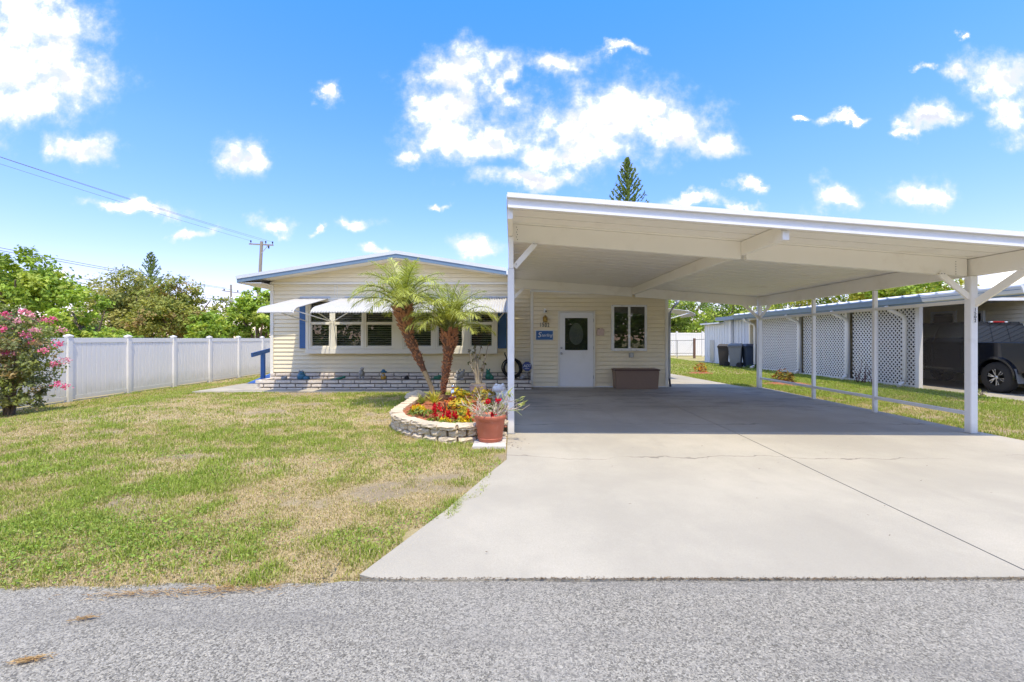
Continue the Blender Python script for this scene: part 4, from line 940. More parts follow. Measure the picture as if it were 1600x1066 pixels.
def sidepane(ya0, ya1, yb0, yb1, z0=1.25, z1=1.70):
    def X(z): return lerp(b0[0], b1[0], (z-1.19)/.61)-.006
    mb = MB(); pts = [(X(z0), ya0, z0), (X(z0), ya1, z0), (X(z1), yb1, z1), (X(z1), yb0, z1)]
    mb.add(pts+[(p[0]+.012, p[1], p[2]) for p in pts], [(0, 1, 2, 3), (7, 6, 5, 4), (0, 4, 5, 1), (1, 5, 6, 2), (2, 6, 7, 3), (3, 7, 4, 0)])
    mb.add([(25.9-p[0], p[1], p[2]) for p in pts], [(3, 2, 1, 0)]); mb.build('side_window', M['carglass'], tk)
sidepane(12.22, 12.95, 12.28, 12.92); sidepane(13.05, 14.05, 13.0, 13.55)
def backpane(x0, x1, z0=1.26, z1=1.69):
    def Y(z): return lerp(12.02, 12.16, (z-1.19)/.61)-.005
    k = lambda x, z: 12.95+(x-12.95)*(1-(z-z0)*.16)
    mb = MB(); pts = [(k(x0, z0), Y(z0), z0), (k(x1, z0), Y(z0), z0), (k(x1, z1), Y(z1), z1), (k(x0, z1), Y(z1), z1)]
    mb.add(pts+[(p[0], p[1]+.012, p[2]) for p in pts], [(0, 1, 2, 3), (7, 6, 5, 4), (0, 4, 5, 1), (1, 5, 6, 2), (2, 6, 7, 3), (3, 7, 4, 0)]); mb.build('rear_window', M['carglass'], tk)
backpane(12.16, 12.70); backpane(12.73, 13.17); backpane(13.20, 13.74)
MB().box(12.80, 13.10, 12.10, 12.16, 1.775, 1.81).build('brake_light', M['red'], tk, bevel=.006)
MB().box(12.72, 12.79, 12.10, 12.15, 1.78, 1.806).build('cargo_light', M['signwhite'], tk); MB().box(13.11, 13.18, 12.10, 12.15, 1.78, 1.806).build('cargo_light', M['signwhite'], tk)
MB().box(TX0-.004, TX0+.06, 10.36, 11.97, 1.238, 1.262).build('bed_rail', M['binblue'], tk)
for yc in AX:   # arches, wheels
    pts = arc(yc, .50, 184, -14, 18); pin = arc(yc, .435, 184, -14, 18); n = len(pts)
    for x0, x1 in ((TX0-.055, TX0+.02), (TX1-.02, TX1+.055)):
        vs = [(x0, y, z) for y, z in pts]+[(x0, y, z) for y, z in pin]+[(x1, y, z) for y, z in pts]+[(x1, y, z) for y, z in pin]
        fs = []
        for i in range(n-1): fs += [(i, i+1, n+i+1, n+i), (2*n+i, 3*n+i, 3*n+i+1, 2*n+i+1), (i, 2*n+i, 2*n+i+1, i+1), (n+i, n+i+1, 3*n+i+1, 3*n+i)]
        fs += [(0, n, 3*n, 2*n), (n-1, 2*n-1, 4*n-1, 3*n-1)]; MB().add(vs, fs).build('fender_flare', M['carpaint'], tk, bevel=.012)
    for xs in (TX0+.0, TX1-.24):
        wh = MB(); c = [(.20, .0), (.345, .0), (.375, .03), (WR, .06), (WR, .18), (.375, .21), (.345, .24), (.20, .24)]
        vs = []; n = 36
        for r, d in c:
            for k in range(n): t = 2*PI*k/n; vs.append((xs+d, yc+r*math.cos(t), WR+r*math.sin(t)))
        fs = []
        for i in range(len(c)-1):
            for k in range(n): k2 = (k+1) % n; fs.append((i*n+k, i*n+k2, (i+1)*n+k2, (i+1)*n+k))
        wh.add(vs, fs, True); tw = wh.build('wheel', M['tyre'], tk)
        xf = xs+.02 if xs < 13 else xs+.22; sg_ = 1 if xs < 13 else -1
        rm = MB(); rm.tube([(xf+sg_*.09, yc, WR), (xf+sg_*.10, yc, WR)], .20, 24)
        for k in range(28):
            t = 2*PI*k/28; t2 = 2*PI*(k+1)/28; r0, r1 = .205, .232
            rm.hexa([(xf-.004, yc+r0*math.cos(t), WR+r0*math.sin(t)), (xf-.004, yc+r1*math.cos(t), WR+r1*math.sin(t)), (xf-.004, yc+r1*math.cos(t2), WR+r1*math.sin(t2)), (xf-.004, yc+r0*math.cos(t2), WR+r0*math.sin(t2)), (xf+.1*sg_, yc+r0*math.cos(t), WR+r0*math.sin(t)), (xf+.1*sg_, yc+r1*math.cos(t), WR+r1*math.sin(t)), (xf+.1*sg_, yc+r1*math.cos(t2), WR+r1*math.sin(t2)), (xf+.1*sg_, yc+r0*math.cos(t2), WR+r0*math.sin(t2))])
        rm.build('rim', M['rim'], tw)
        sp = MB()
        for k in range(6):
            t = 2*PI*k/6+.3
            for dt in (-.17, .17): sp.bar((xf+.012*sg_, yc+.05*math.cos(t), WR+.05*math.sin(t)), (xf+.004*sg_, yc+.21*math.cos(t+dt), WR+.21*math.sin(t+dt)), .024, .03, (1, 0, 0))
        sp.tube([(xf-.004*sg_, yc, WR), (xf+.05*sg_, yc, WR)], .05, 12); sp.build('spokes', M['chrome'], tw)
        hb = MB(); hb.ell((xf-.004*sg_, yc, WR), (.012, .03, .03)); [hb.ell((xf-.002*sg_, yc+.185*math.cos(a), WR+.185*math.sin(a)), (.006, .012, .012), 6, 4) for a in (.3, 1.35, 2.4, 3.44, 4.49, 5.54)]; hb.build('hub_cap', M['chrome'], tw)
mf = MB().hexa([(TX0-.03, 10.75, .28), (TX0+.25, 10.75, .28), (TX0+.25, 10.77, .28), (TX0-.03, 10.77, .28), (TX0-.03, 10.83, .62), (TX0+.25, 10.83, .62), (TX0+.25, 10.85, .62), (TX0-.03, 10.85, .62)]); mf.build('mud_flap', M['bingrey'], tk)
MB().box(TX0+.02, TX1-.02, 10.12, 10.27, .52, .70).build('bumper', M['chrome'], tk, bevel=.03)
for x in (TX0-.006, TX1-.13): MB().box(x, x+.136, 10.265, 10.42, .85, 1.16).build('tail_light', M['red'], tk, bevel=.01)
MB().box(TX0+.2, TX1-.2, 10.262, 10.285, .70, 1.2).build('tailgate', M['carpaint'], tk, bevel=.008)
MB().box(TX0-.012, TX0-.002, 12.35, 14.0, .50, .56).build('side_step', M['chrome'], tk); mr = MB().box(TX0-.2, TX0-.02, 13.75, 13.87, 1.18, 1.36); mr.build('wing_mirror', M['carpaint'], tk, bevel=.02)
for y in (12.15, 13.0, 14.02): MB().box(TX0-.003, TX0+.004, y, y+.008, .55, 1.17).build('door_seam', M['black'], tk)
for y in (12.75, 13.75): MB().box(TX0-.02, TX0-.004, y-.16, y, 1.03, 1.065).build('door_handle', M['carpaint'], tk, bevel=.005)

# ================================================================== BLUE RAMP
rp_ = thing('blue_ramp', 'blue painted ramp with a handrail at the left side door', 'ramp', (-7.4, 14.4, 0))
MB().hexa([(-7.85, 13.5, 0.0), (-6.86, 13.5, 0.0), (-6.86, 15.6, .0), (-7.85, 15.6, .0), (-7.85, 13.5, .03), (-6.86, 13.5, .03), (-6.86, 15.6, .34), (-7.85, 15.6, .34)]).build('deck', mat('ramp_blue', (.20, .33, .62), .6, .05), rp_)
MB().bar((-7.66, 13.4, .86), (-7.66, 15.4, 1.10), .05, .12).build('handrail', M['blue'], rp_)
for y, z in ((14.0, .93), (15.3, 1.05)): MB().box(-7.71, -7.61, y-.05, y+.05, .03, z-.04).build('rail_post', M['blue'], rp_)

# ================================================================== POWER LINE
p1 = thing('utility_pole', 'tall leaning timber utility pole with crossarm behind the house', 'utility pole', (-25.5, 45, -.4))
MB().tube([(-25.35, 45, -.5), (-24.75, 45, 10.95)], [.19, .14], 10).build('pole', M['wood'], p1)
MB().bar((-26.05, 45.1, 10.72), (-23.55, 44.9, 10.55), .1, .13).build('crossarm', M['wood'], p1)
MB().bar((-24.72, 44.9, 9.75), (-24.1, 44.9, 10.5), .04, .06).build('brace', M['metal'], p1)
ins = [(-25.88, 45.1, 10.78), (-24.32, 44.95, 10.68), (-23.62, 44.9, 10.62)]
for q in ins: MB().lathe(q, [(.03, 0), (.03, .12), (.075, .13), (.06, .2), (.08, .21), (.05, .3)], 8).build('insulator', M['darkmetal'], p1)
MB().lathe((-23.95, 44.8, 10.2), [(.05, 0), (.09, .05), (.06, .12), (.1, .18), (.04, .3)], 8).build('cutout', M['darkmetal'], p1)
p2 = thing('utility_pole', 'small distant utility pole with crossarm above the treetops at left', 'utility pole', (-49.3, 80, -.4))
MB().tube([(-49.3, 80, -.5), (-49.4, 80, 10.8)], [.2, .15], 8).build('pole', M['wood'], p2)
MB().bar((-51.0, 80, 9.75), (-47.6, 80, 9.3), .12, .16).build('crossarm', M['wood'], p2)
MB().lathe((-49.1, 79.7, 7.6), [(.2, 0), (.24, .1), (.24, .8), (.1, 1.0)], 8).build('transformer', M['metal'], p2)
for q in ((-50.6, 80, 9.75), (-48.2, 80, 9.5)): MB().lathe(q, [(.05, 0), (.12, .1), (.08, .35)], 8).build('insulator', M['darkmetal'], p2)
def cable(a, b, sag, label, r=.016):
    a = Vector(a); b = Vector(b); pts = [a.lerp(b, k/14)-Vector((0, 0, sag*4*(k/14)*(1-k/14))) for k in range(15)]
    MB().tube(pts, r, 5).alone('power_cable', M['wire'], a, label, 'cable', 'overhead power cables at the left')
nm = ['uppermost overhead cable running to the tall pole', 'second overhead cable running to the tall pole', 'lowest of the three overhead cables running to the tall pole']
for q, n_, dz in zip(ins, nm, (0.25, 0.1, -0.25)): cable((q[0]-3.0, -5, q[2]+dz+.15), (q[0], q[1], q[2]+.25), .5, n_, .011)
for (z0, z1, xo, n_) in ((10.9, 10.2, -50.2, 'highest thin cable running to the small distant pole'), (10.2, 9.8, -48.6, 'second thin cable running to the small distant pole'), (8.75, 8.5, -49.4, 'third thin cable running to the small distant pole'), (8.2, 8.0, -49.4, 'thick lowest cable running to the small distant pole')):
    cable((xo+2.5, 10, z0), (xo, 80, z1), .55, n_, .030 if z0 > 8.5 else .042)

# ================================================================== TREES
def crown(name, blobs, nleaf, size, pal, seed, parent=None, org=(0, 0, 0), clump=0.35, up=0.5, m=None, aspect=0.55):
    r = np.random.default_rng(seed); pal = np.array(pal)
    vol = np.array([b[1][0]*b[1][1]*b[1][2] for b in blobs])**(2/3); cnt = (nleaf*vol/vol.sum()).astype(int)
    Cs, Ns, Ts, Cl, Sz = [], [], [], [], []
    for (c, rad), n in zip(blobs, cnt):
        c = np.array(c); rad = np.array(rad); nc = max(6, int(n/38))
        d = unit(r.normal(size=(nc, 3))); rr = r.uniform(.35, 1.0, nc)**.45
        cc = c+d*rr[:, None]*rad
        kc = pal[r.integers(0, len(pal), nc)]*r.uniform(.8, 1.2, (nc, 1))
        i = r.integers(0, nc, n); sd = clump*rad.mean()*r.uniform(.5, 1.1, nc)[i][:, None]
        p = cc[i]+r.normal(size=(n, 3))*sd*np.array([.5, .5, .36])
        out = unit((p-c)/rad)
        N = unit(out*.6+r.normal(size=(n, 3))*.6+np.array([0, 0, up])); T = unit(np.cross(N, r.normal(size=(n, 3))))
        T[:, 2] -= .25; T = unit(T-N*(T*N).sum(1)[:, None])
        Cs.append(p); Ns.append(N); Ts.append(T); Cl.append(kc[i]*r.uniform(.8, 1.2, (n, 1))); Sz.append(size*r.uniform(.65, 1.25, n))
    C = np.concatenate(Cs)-np.array(org); N = np.concatenate(Ns); T = np.concatenate(Ts); S = np.concatenate(Sz)
    me = leaves_mesh(name, C, N, T, S, S*aspect, np.clip(np.concatenate(Cl), 0, 1), m or M['leaf'])
    return link(name, me, parent)
def trunk(parent, base, limbs, r0, m='bark'):
    mb = MB(); base = Vector(base)
    for pts, rs in limbs: mb.tube([base+Vector(p) for p in pts], rs, 8)
    return mb.build('trunk', M[m], parent)
G1 = [(0.314, 0.437, 0.055), (0.369, 0.499, 0.070), (0.240, 0.359, 0.047), (0.443, 0.515, 0.086)]     # bright fresh
G2 = [(0.351, 0.366, 0.094), (0.425, 0.421, 0.118), (0.240, 0.281, 0.070), (0.480, 0.452, 0.140), (0.185, 0.218, 0.055)]    # olive
G3 = [(0.222, 0.312, 0.055), (0.277, 0.374, 0.070), (0.148, 0.218, 0.047), (0.351, 0.421, 0.078)]
G4 = [(.045, .09, .03), (.06, .115, .035), (.035, .07, .025)]
YG = [(0.461, 0.450, 0.067), (0.532, 0.496, 0.090), (0.337, 0.374, 0.067)]
def tree(label, x, y, h, rx, pal, seed, n=9000, size=.2, low=.35, name='broadleaf_tree', ry=None, dense=1.0, group='trees beyond the fences', clump=.35):
    z0 = gz1(x, y) if y < 40 else -.02
    t = thing(name, label, 'tree', (x, y, z0), group); r = random.Random(seed); ry = ry or rx
    bl = []; nb = 9
    for k in range(nb):
        a = 2*PI*k/nb+r.uniform(-.4, .4); q = r.uniform(.25, .68); zz = low*h+(h-low*h)*r.uniform(.15, .72)
        s = rx*r.uniform(.36, .55); bl.append(((x+math.cos(a)*rx*q, y+math.sin(a)*ry*q, z0+zz), (s, s*ry/rx, s*r.uniform(.6, .85))))
    s = rx*.5; bl.append(((x+r.uniform(-.2, .2)*rx, y, z0+h-s*.8), (s, s, s*.8)))
    crown('crown', bl, n, size, pal, seed, t, (x, y, z0), clump)
    limbs = [([(0, 0, -.1), (r.uniform(-.1, .1), 0, h*.3), (r.uniform(-.3, .3), 0, h*.55)], [h*.035, h*.026, h*.014])]
    for k in range(5):
        a = r.uniform(0, 2*PI); limbs.append(([(0, 0, h*.22), (math.cos(a)*rx*.3, math.sin(a)*ry*.3, h*.5), (math.cos(a)*rx*.6, math.sin(a)*ry*.6, h*.72)], [h*.02, h*.012, h*.005]))
    trunk(t, (x, y, z0), limbs, .1); return t
tree('bright green broadleaf tree at the far left behind the white fence', -26.2, 24, 6.5, 3.3, G1, 1, 16000, .26, .12)
tree('small bright green tree between the far left tree and the big olive one', -21.6, 23.5, 4.35, 1.9, G1, 2, 6000, .22, .02)
tree('wide olive green spreading tree above the middle of the left fence', -26.8, 32, 6.6, 4.3, G2, 3, 22000, .22, .04, ry=3)
tree('yellowish olive tree with reddish tips right of the wide spreading tree', -22.6, 31, 6.1, 3.0, [(.34, .36, .08), (.40, .40, .085), (.28, .32, .07), (.37, .38, .085), (.42, .30, .11), (.22, .28, .06)], 4, 14000, .22, .02)
tree('low green bushy tree right of the yellowish olive tree', -19.6, 30, 3.7, 2.2, G1, 5, 7500, .22, .0)
tree('green leafy tree beside the tall utility pole', -15.6, 28, 5.0, 2.1, G1, 6, 9000, .22, .02)
tree('darker green tree between the leafy tree and the house corner', -13.4, 29.5, 4.4, 2.2, G3, 7, 8000, .22, .02)
tree('pale green bush filling the gap below the small distant pole', -17.6, 27.5, 3.3, 1.6, G1, 8, 5000, .2, .05)
for (x, y, h, rx, s, lab) in ((15.6, 44, 6.4, 4.4, 31, 'leafy green tree behind the far white fence, nearest the house wall'), (22, 46, 7.4, 4.8, 32, 'large green tree right above the ribbed shed'), (27.5, 44, 8.4, 4.4, 33, 'yellow green tree above the left end of the lattice'),
    (33, 44, 8.6, 4.8, 34, 'bushy tree above the middle of the neighbouring roof'), (39.5, 46, 9.8, 5.2, 35, 'round bushy tree above the right half of the neighbouring roof'), (25.6, 30, 7.0, 3.0, 36, 'sunlit tree top right behind the neighbouring roof, nearest the truck'),
    (11.5, 47, 6.6, 4.2, 37, 'green tree behind the extension roof and downspout')):
    tree(lab, x, y, h, rx, (G1+YG if s in (33, 36, 35) else G1+G3), s, 11000, .26, .06)
# pointed araucarias
def araucaria(label, x, y, h, seed, low, spread, n=26):
    t = thing('norfolk_pine', label, 'tree', (x, y, 0), 'tall tiered pines'); r = random.Random(seed); rg = np.random.default_rng(seed)
    trunk(t, (x, y, 0), [([(0, 0, 0), (0, 0, h)], [.25, .03])], .2)
    C, N, T, S, K = [], [], [], [], []
    tiers = n
    for i in range(tiers):
        f = i/(tiers-1); z = low+(h-low)*f**.9; L = spread*(1-f)**.85+.25; nbr = 6
        for k in range(nbr):
            a = 2*PI*k/nbr+r.uniform(-.3, .3)+i*.5; el = math.radians(lerp(18, 58, f)+r.uniform(-6, 6)); m_ = int(17*L)+8
            d = np.array([math.cos(a)*math.cos(el), math.sin(a)*math.cos(el), math.sin(el)])
            tt = rg.uniform(.08, 1, m_)
            p = np.array([0, 0, z])+d*(tt*L)[:, None]+np.array([0, 0, 1])*((tt**2)*L*.18)[:, None]
            q = unit(rg.normal(size=(m_, 3))+d*.9+np.array([0, 0, .5]))
            C.append(p+q*.06); T.append(q); N.append(unit(np.cross(q, rg.normal(size=(m_, 3))))); S.append(rg.uniform(.22, .4, m_)); K.append(np.array([(.19, .27, .075)])*rg.uniform(.6, 1.35, (m_, 1))+np.array([(.02, .02, 0)])*rg.random((m_, 1)))
    me = leaves_mesh('crown', np.concatenate(C), np.concatenate(N), np.concatenate(T), np.concatenate(S), np.concatenate(S)*.42, np.concatenate(K), M['leaf'])
    link('crown', me, t)
araucaria('tall pointed tiered pine rising behind the carport roof', 11.4, 45, 18.9, 41, 9.5, 3.1, 24)
araucaria('dark pine tip rising above the wide olive tree at left', -47.6, 60, 12.4, 42, 5.0, 2.6, 14)
araucaria('small dark pine tip just left of the larger pine tip', -50.8, 62, 9.6, 43, 5.0, 1.6, 10)
# far mass of trees closing the horizon
def far_mass():
    bl = []
    r = random.Random(99)
    for x in range(-115, 116, 5):
        y = 78+r.uniform(-6, 8); h = r.uniform(3.0, 5.0); bl.append(((x+r.uniform(-2, 2), y, h*.45), (4.6, 3, h*.72)))
    o = crown('distant_trees', bl, 46000, .65, G1+G3, 77, None, (0, 0, 0), .4); tag(o, 'far mass of green trees closing the horizon behind the lots', 'trees', kind='stuff')
far_mass()

# the other side of the road (it shows only as reflections in the panes)
bl = []; r = random.Random(31)
for x in range(-34, 40, 4): bl.append(((x+r.uniform(-1, 1), -17+r.uniform(-1.5, 1.5), r.uniform(2.0, 3.0)), (3.2, 2.2, r.uniform(3.4, 4.6))))
o = crown('hedgerow', bl, 42000, .6, G3, 78, None, (0, 0, 0), .45); tag(o, 'green hedgerow across the road reflected in the panes', 'hedgerow', kind='stuff')

# crape myrtle at the left edge
def at(px, py, Y): return Vector(((px-800)*Y/711, Y, 1.35-(py-529)*Y/711))   # point of the photograph at depth Y
cmx = thing('crape_myrtle', 'large crape myrtle shrub with pink blossoms against the left fence', 'shrub', (-11.2, 10.15, gz1(-11.2, 10.15)))
zb = gz1(-11.2, 10.15)
blb = [((-11.0, 10.2, .75), (.75, .6, .55)), ((-11.3, 10.2, 1.35), (.75, .65, .6)), ((-11.45, 10.3, 1.75), (.5, .5, .38)), ((-10.75, 10.0, 1.2), (.5, .5, .45)), ((-10.75, 10.0, .35), (.5, .5, .42)), ((-11.7, 10.1, .8), (.5, .6, .8)), ((-11.25, 9.9, .2), (.7, .5, .4)), ((-10.6, 10.0, .75), (.38, .4, .35)), ((-10.62, 9.95, .12), (.36, .36, .26))]
crown('crown', blb, 9500, .085, [(.27, .31, .10), (.21, .24, .10), (.33, .34, .11), (.38, .28, .12), (.17, .19, .09), (.30, .34, .08)], 51, cmx, (-11.2, 10.15, zb), .42)
lm = []; r = random.Random(5)
for k in range(9):
    a = r.uniform(0, 2*PI); q = r.uniform(.3, .8); lm.append(([(r.uniform(-.12, .12), r.uniform(-.1, .1), -.05), (math.cos(a)*q*.4, math.sin(a)*q*.3, .7), (math.cos(a)*q, math.sin(a)*q*.6, r.uniform(1.2, 1.9))], [.03, .02, .008]))
trunk(cmx, (-11.2, 10.15, zb), lm, .03)
for k, (px, py) in enumerate(((37, 488), (8, 490), (28, 502), (14, 498), (4, 514), (55, 515), (70, 500), (83, 498), (97, 516), (40, 524), (9, 550), (22, 553), (68, 547), (92, 538), (104, 563), (86, 568), (89, 600), (50, 493), (102, 604), (52, 535))):
    c = at(px, py, 9.55+.15*(k % 4)); rg = np.random.default_rng(k); n = 46
    C = np.array(c-ORG[cmx.name])+rg.normal(size=(n, 3))*np.array([.05, .04, .035]); N = unit(rg.normal(size=(n, 3))+[0, -.3, .5]); T = unit(np.cross(N, rg.normal(size=(n, 3))))
    pk = np.array([(.80, .22, .36), (.74, .14, .29), (.86, .42, .50)])[k % 3]
    link('blossom', leaves_mesh('blossom', C, N, T, rg.uniform(.03, .05, n), rg.uniform(.028, .045, n), np.clip(pk*rg.uniform(.75, 1.2, (n, 1)), 0, 1), M['petal']), cmx)
# ================================================================== FLOWER BED
bed = thing('flower_bed', 'curved raised flower bed edged with rough pale stones around the two palms', 'flower bed', (-1.0, 7.6, 0))
ring = [(-.10, 6.33), (-.30, 6.18), (-.50, 6.02), (-.72, 5.93), (-.95, 5.98), (-1.2, 6.15), (-1.45, 6.40), (-1.68, 6.72), (-1.82, 7.12), (-1.85, 7.6), (-1.84, 8.1), (-1.86, 8.6), (-1.90, 9.1), (-1.95, 9.5)]
def resample(P, step):
    out = [Vector(P[0])]; acc = 0
    for a, b in zip(P, P[1:]):
        a = Vector(a); b = Vector(b); L = (b-a).length; t = step-acc
        while t <= L: out.append(a.lerp(b, t/L)); t += step
        acc = L-(t-step)
    return out
def stone_mesh(seed, L=.235, H=.085, Dp=.15):
    mb = MB(); r = random.Random(seed); nx, nz = 5, 3; j = lambda a: r.uniform(-a, a)
    F = []
    for i in range(nx+1):
        for k in range(nz+1):
            edge = .012*(i in (0, nx))+.010*(k in (0, nz))
            mb.v.append((-L/2+L*i/nx+j(.006), -Dp/2+edge+j(.013), H*k/nz+j(.007)))
    for i in range(nx):
        for k in range(nz): a = i*(nz+1)+k; mb.f.append((a, a+nz+1, a+nz+2, a+1)); mb.sm.append(False)
    n = len(mb.v)
    for i in range(nx+1): mb.v += [(-L/2+L*i/nx, Dp/2+j(.008), H+j(.005)), (-L/2+L*i/nx, Dp/2, 0)]
    for i in range(nx):
        a = n+2*i; f0 = i*(nz+1); f1 = (i+1)*(nz+1)
        mb.f += [(f0+nz, f1+nz, a+2, a), (a, a+2, a+3, a+1), (a+1, a+3, f1, f0)]; mb.sm += [False]*3
    mb.f += [(0, 1, 2, 3, n, n+1), (n-1, n-2, n-3, n-4, n+2*nx+1, n+2*nx)]; mb.sm += [False]*2
    return mb.mesh('stone', M['stone'])
stones = [stone_mesh(s) for s in range(6)]; caps = [stone_mesh(s+20, .25, .06, .19) for s in range(4)]
r = random.Random(3)
for c in range(3):
    P = resample(ring, .245)
    for i in range(len(P)-1):
        a, b = P[i], P[i+1]
        if c == 1:
            a, b = P[i].lerp(P[i+1], .5), (P[i+1].lerp(P[i+2], .5) if i+2 < len(P) else P[i+1])
            if (b-a).length < .1: continue
        d = b-a; ang = math.atan2(-d.y, -d.x); me = stones[r.randrange(6)] if c < 2 else caps[r.randrange(4)]
        mid = (a+b)/2; z = (-.02, .072, .165)[c]
        link('stone', me, bed, Vector((mid.x, mid.y, z+r.uniform(-.004, .004)))-ORG[bed.name], (r.uniform(-.03, .03), r.uniform(-.03, .03), ang+r.uniform(-.06, .06)), (d.length/.245*.985, 1, 1))
m_ = MB(); inner = [(x*.985+.03, y+.02) for x, y in ring]+[(-1.9, 10.0), (-.10, 10.0)]
def soilz(x, y): return .165+.05*math.sin(x*3+y)+.03*math.sin(x*7.1-y*4)
cx, cy = -.9, 8.0; K = 7; vs = []
for k in range(K+1):
    for (x, y) in inner: q = k/K; X, Y = cx+(x-cx)*q, cy+(y-cy)*q; vs.append((X, Y, soilz(X, Y)*(1 if k < K else .85)))
n = len(inner); m_.add(vs, [(k*n+i, k*n+(i+1) % n, (k+1)*n+(i+1) % n, (k+1)*n+i) for k in range(K) for i in range(n)], True); m_.build('mulch', M['mulch'], bed)
# bark chips
N_ = 1500; rg = np.random.default_rng(8); C = np.stack([rg.uniform(-1.75, -.15, N_), rg.uniform(6.05, 9.9, N_), np.zeros(N_)], 1)
C = C[(C[:, 0] > -1.72+.9*np.clip(7.2-C[:, 1], 0, 1.2)**1.3)]
C[:, 2] = [soilz(a, b)+.008 for a, b in C[:, :2]]
N = unit(rg.normal(size=C.shape)*.35+[0, 0, 1]); T = unit(np.cross(N, rg.normal(size=C.shape))); kk = np.array([(.42, .15, .07), (.30, .10, .045), (.50, .22, .11)])[rg.integers(0, 3, len(C))]
link('bark_chips', leaves_mesh('bark_chips', C-np.array(ORG[bed.name]), N, T, rg.uniform(.03, .08, len(C)), rg.uniform(.012, .028, len(C)), kk, M['petal']), bed)['kind'] = 'stuff'
rk = MB(); rk.ell((0, 0, .09), (.24, .15, .12), 9, 6)
rr = random.Random(4); rk.v = [(x+rr.uniform(-.02, .02), y+rr.uniform(-.02, .02), max(0, z+rr.uniform(-.015, .015))) for x, y, z in rk.v]; rk.sm = [False]*len(rk.sm)
rk.v = [(x-2.0, y+9.55, z*1.25) for x, y, z in rk.v]; rk.alone('rough_stone', M['stone'], (-2.0, 9.55, 0), 'single large pale rough stone at the back left of the flower bed', 'stone')

# ------------------------------------------------------------------ palms
def frond_mesh(el0, drop, L, seed):
    r = np.random.default_rng(seed); n = 52; t = np.linspace(0, 1, n); el = np.radians(el0)-np.radians(drop)*t**1.25
    ds = L/(n-1); x = np.concatenate([[0], np.cumsum(np.cos(el[:-1])*ds)]); z = np.concatenate([[0], np.cumsum(np.sin(el[:-1])*ds)])
    y = .03*np.sin(t*2.2+seed); Pc = np.stack([x, y, z], 1); Tn = np.stack([np.cos(el), 0*el, np.sin(el)], 1); Up = np.stack([-np.sin(el), 0*el, np.cos(el)], 1)
    V, F, K = [], [], []
    def strip(p, q, s, w0, col, nseg):   # list of points, widths
        b = len(V)
        for a, ww in zip(p, w0): V.append(a-s*ww); V.append(a+s*ww); K.append(col); K.append(col)
        for i in range(nseg): F.append((b+2*i, b+2*i+1, b+2*i+3, b+2*i+2))
    base = np.array([.42, .47, .11])*r.uniform(.85, 1.2)+np.array([.03, .02, 0])*r.random()
    for i in range(10, n):
        f = (t[i]-.25)/.75; Lf = L*.33*r.uniform(.8, 1.1)*np.sin(np.clip(.16+f*.86, 0, 1)*PI)**.65*r.uniform(.85, 1.1)
        for sd in (-1, 1):
            fw = .55+.5*f+r.uniform(-.12, .12); d = np.array([0, sd*1.0, 0])*(1-.35*f)+Tn[i]*fw+Up[i]*r.uniform(-.15, .55); d /= np.linalg.norm(d)
            dr = np.array([0, 0, -1.0]); p0 = Pc[i]; p1 = p0+d*Lf*.5+dr*Lf*.05; p2 = p0+d*Lf*.9+dr*Lf*r.uniform(.18, .42)
            s = np.cross(d, Up[i]*.6+np.array([0, 0, .5])); s /= np.linalg.norm(s)
            strip((p0, p1, p2), None, s, (.0035, .0065, .0010), base*r.uniform(.75, 1.25), 2)
    rc = np.array([.24, .27, .08])
    for k in range(0, n-1, 3):
        k2 = min(k+3, n-1)
        for s in (np.array([0, 1.0, 0]), Up[k]): 
            w_ = .013*(1-t[k])+.003; w2 = .013*(1-t[k2])+.003; b = len(V)
            for a in (Pc[k]-s*w_, Pc[k]+s*w_, Pc[k2]+s*w2, Pc[k2]-s*w2): V.append(a); K.append(rc)
            F.append((b, b+1, b+2, b+3))
    return npmesh('frond', np.array(V), np.array(F), M['frond'], np.array(K))
FR = [frond_mesh(e, d, L, i) for i, (e, d, L) in enumerate(((88, 42, 1.12), (84, 62, 1.2), (78, 80, 1.25), (72, 94, 1.28), (66, 104, 1.28), (60, 110, 1.25), (54, 112, 1.2), (47, 108, 1.15), (38, 98, 1.05)))]
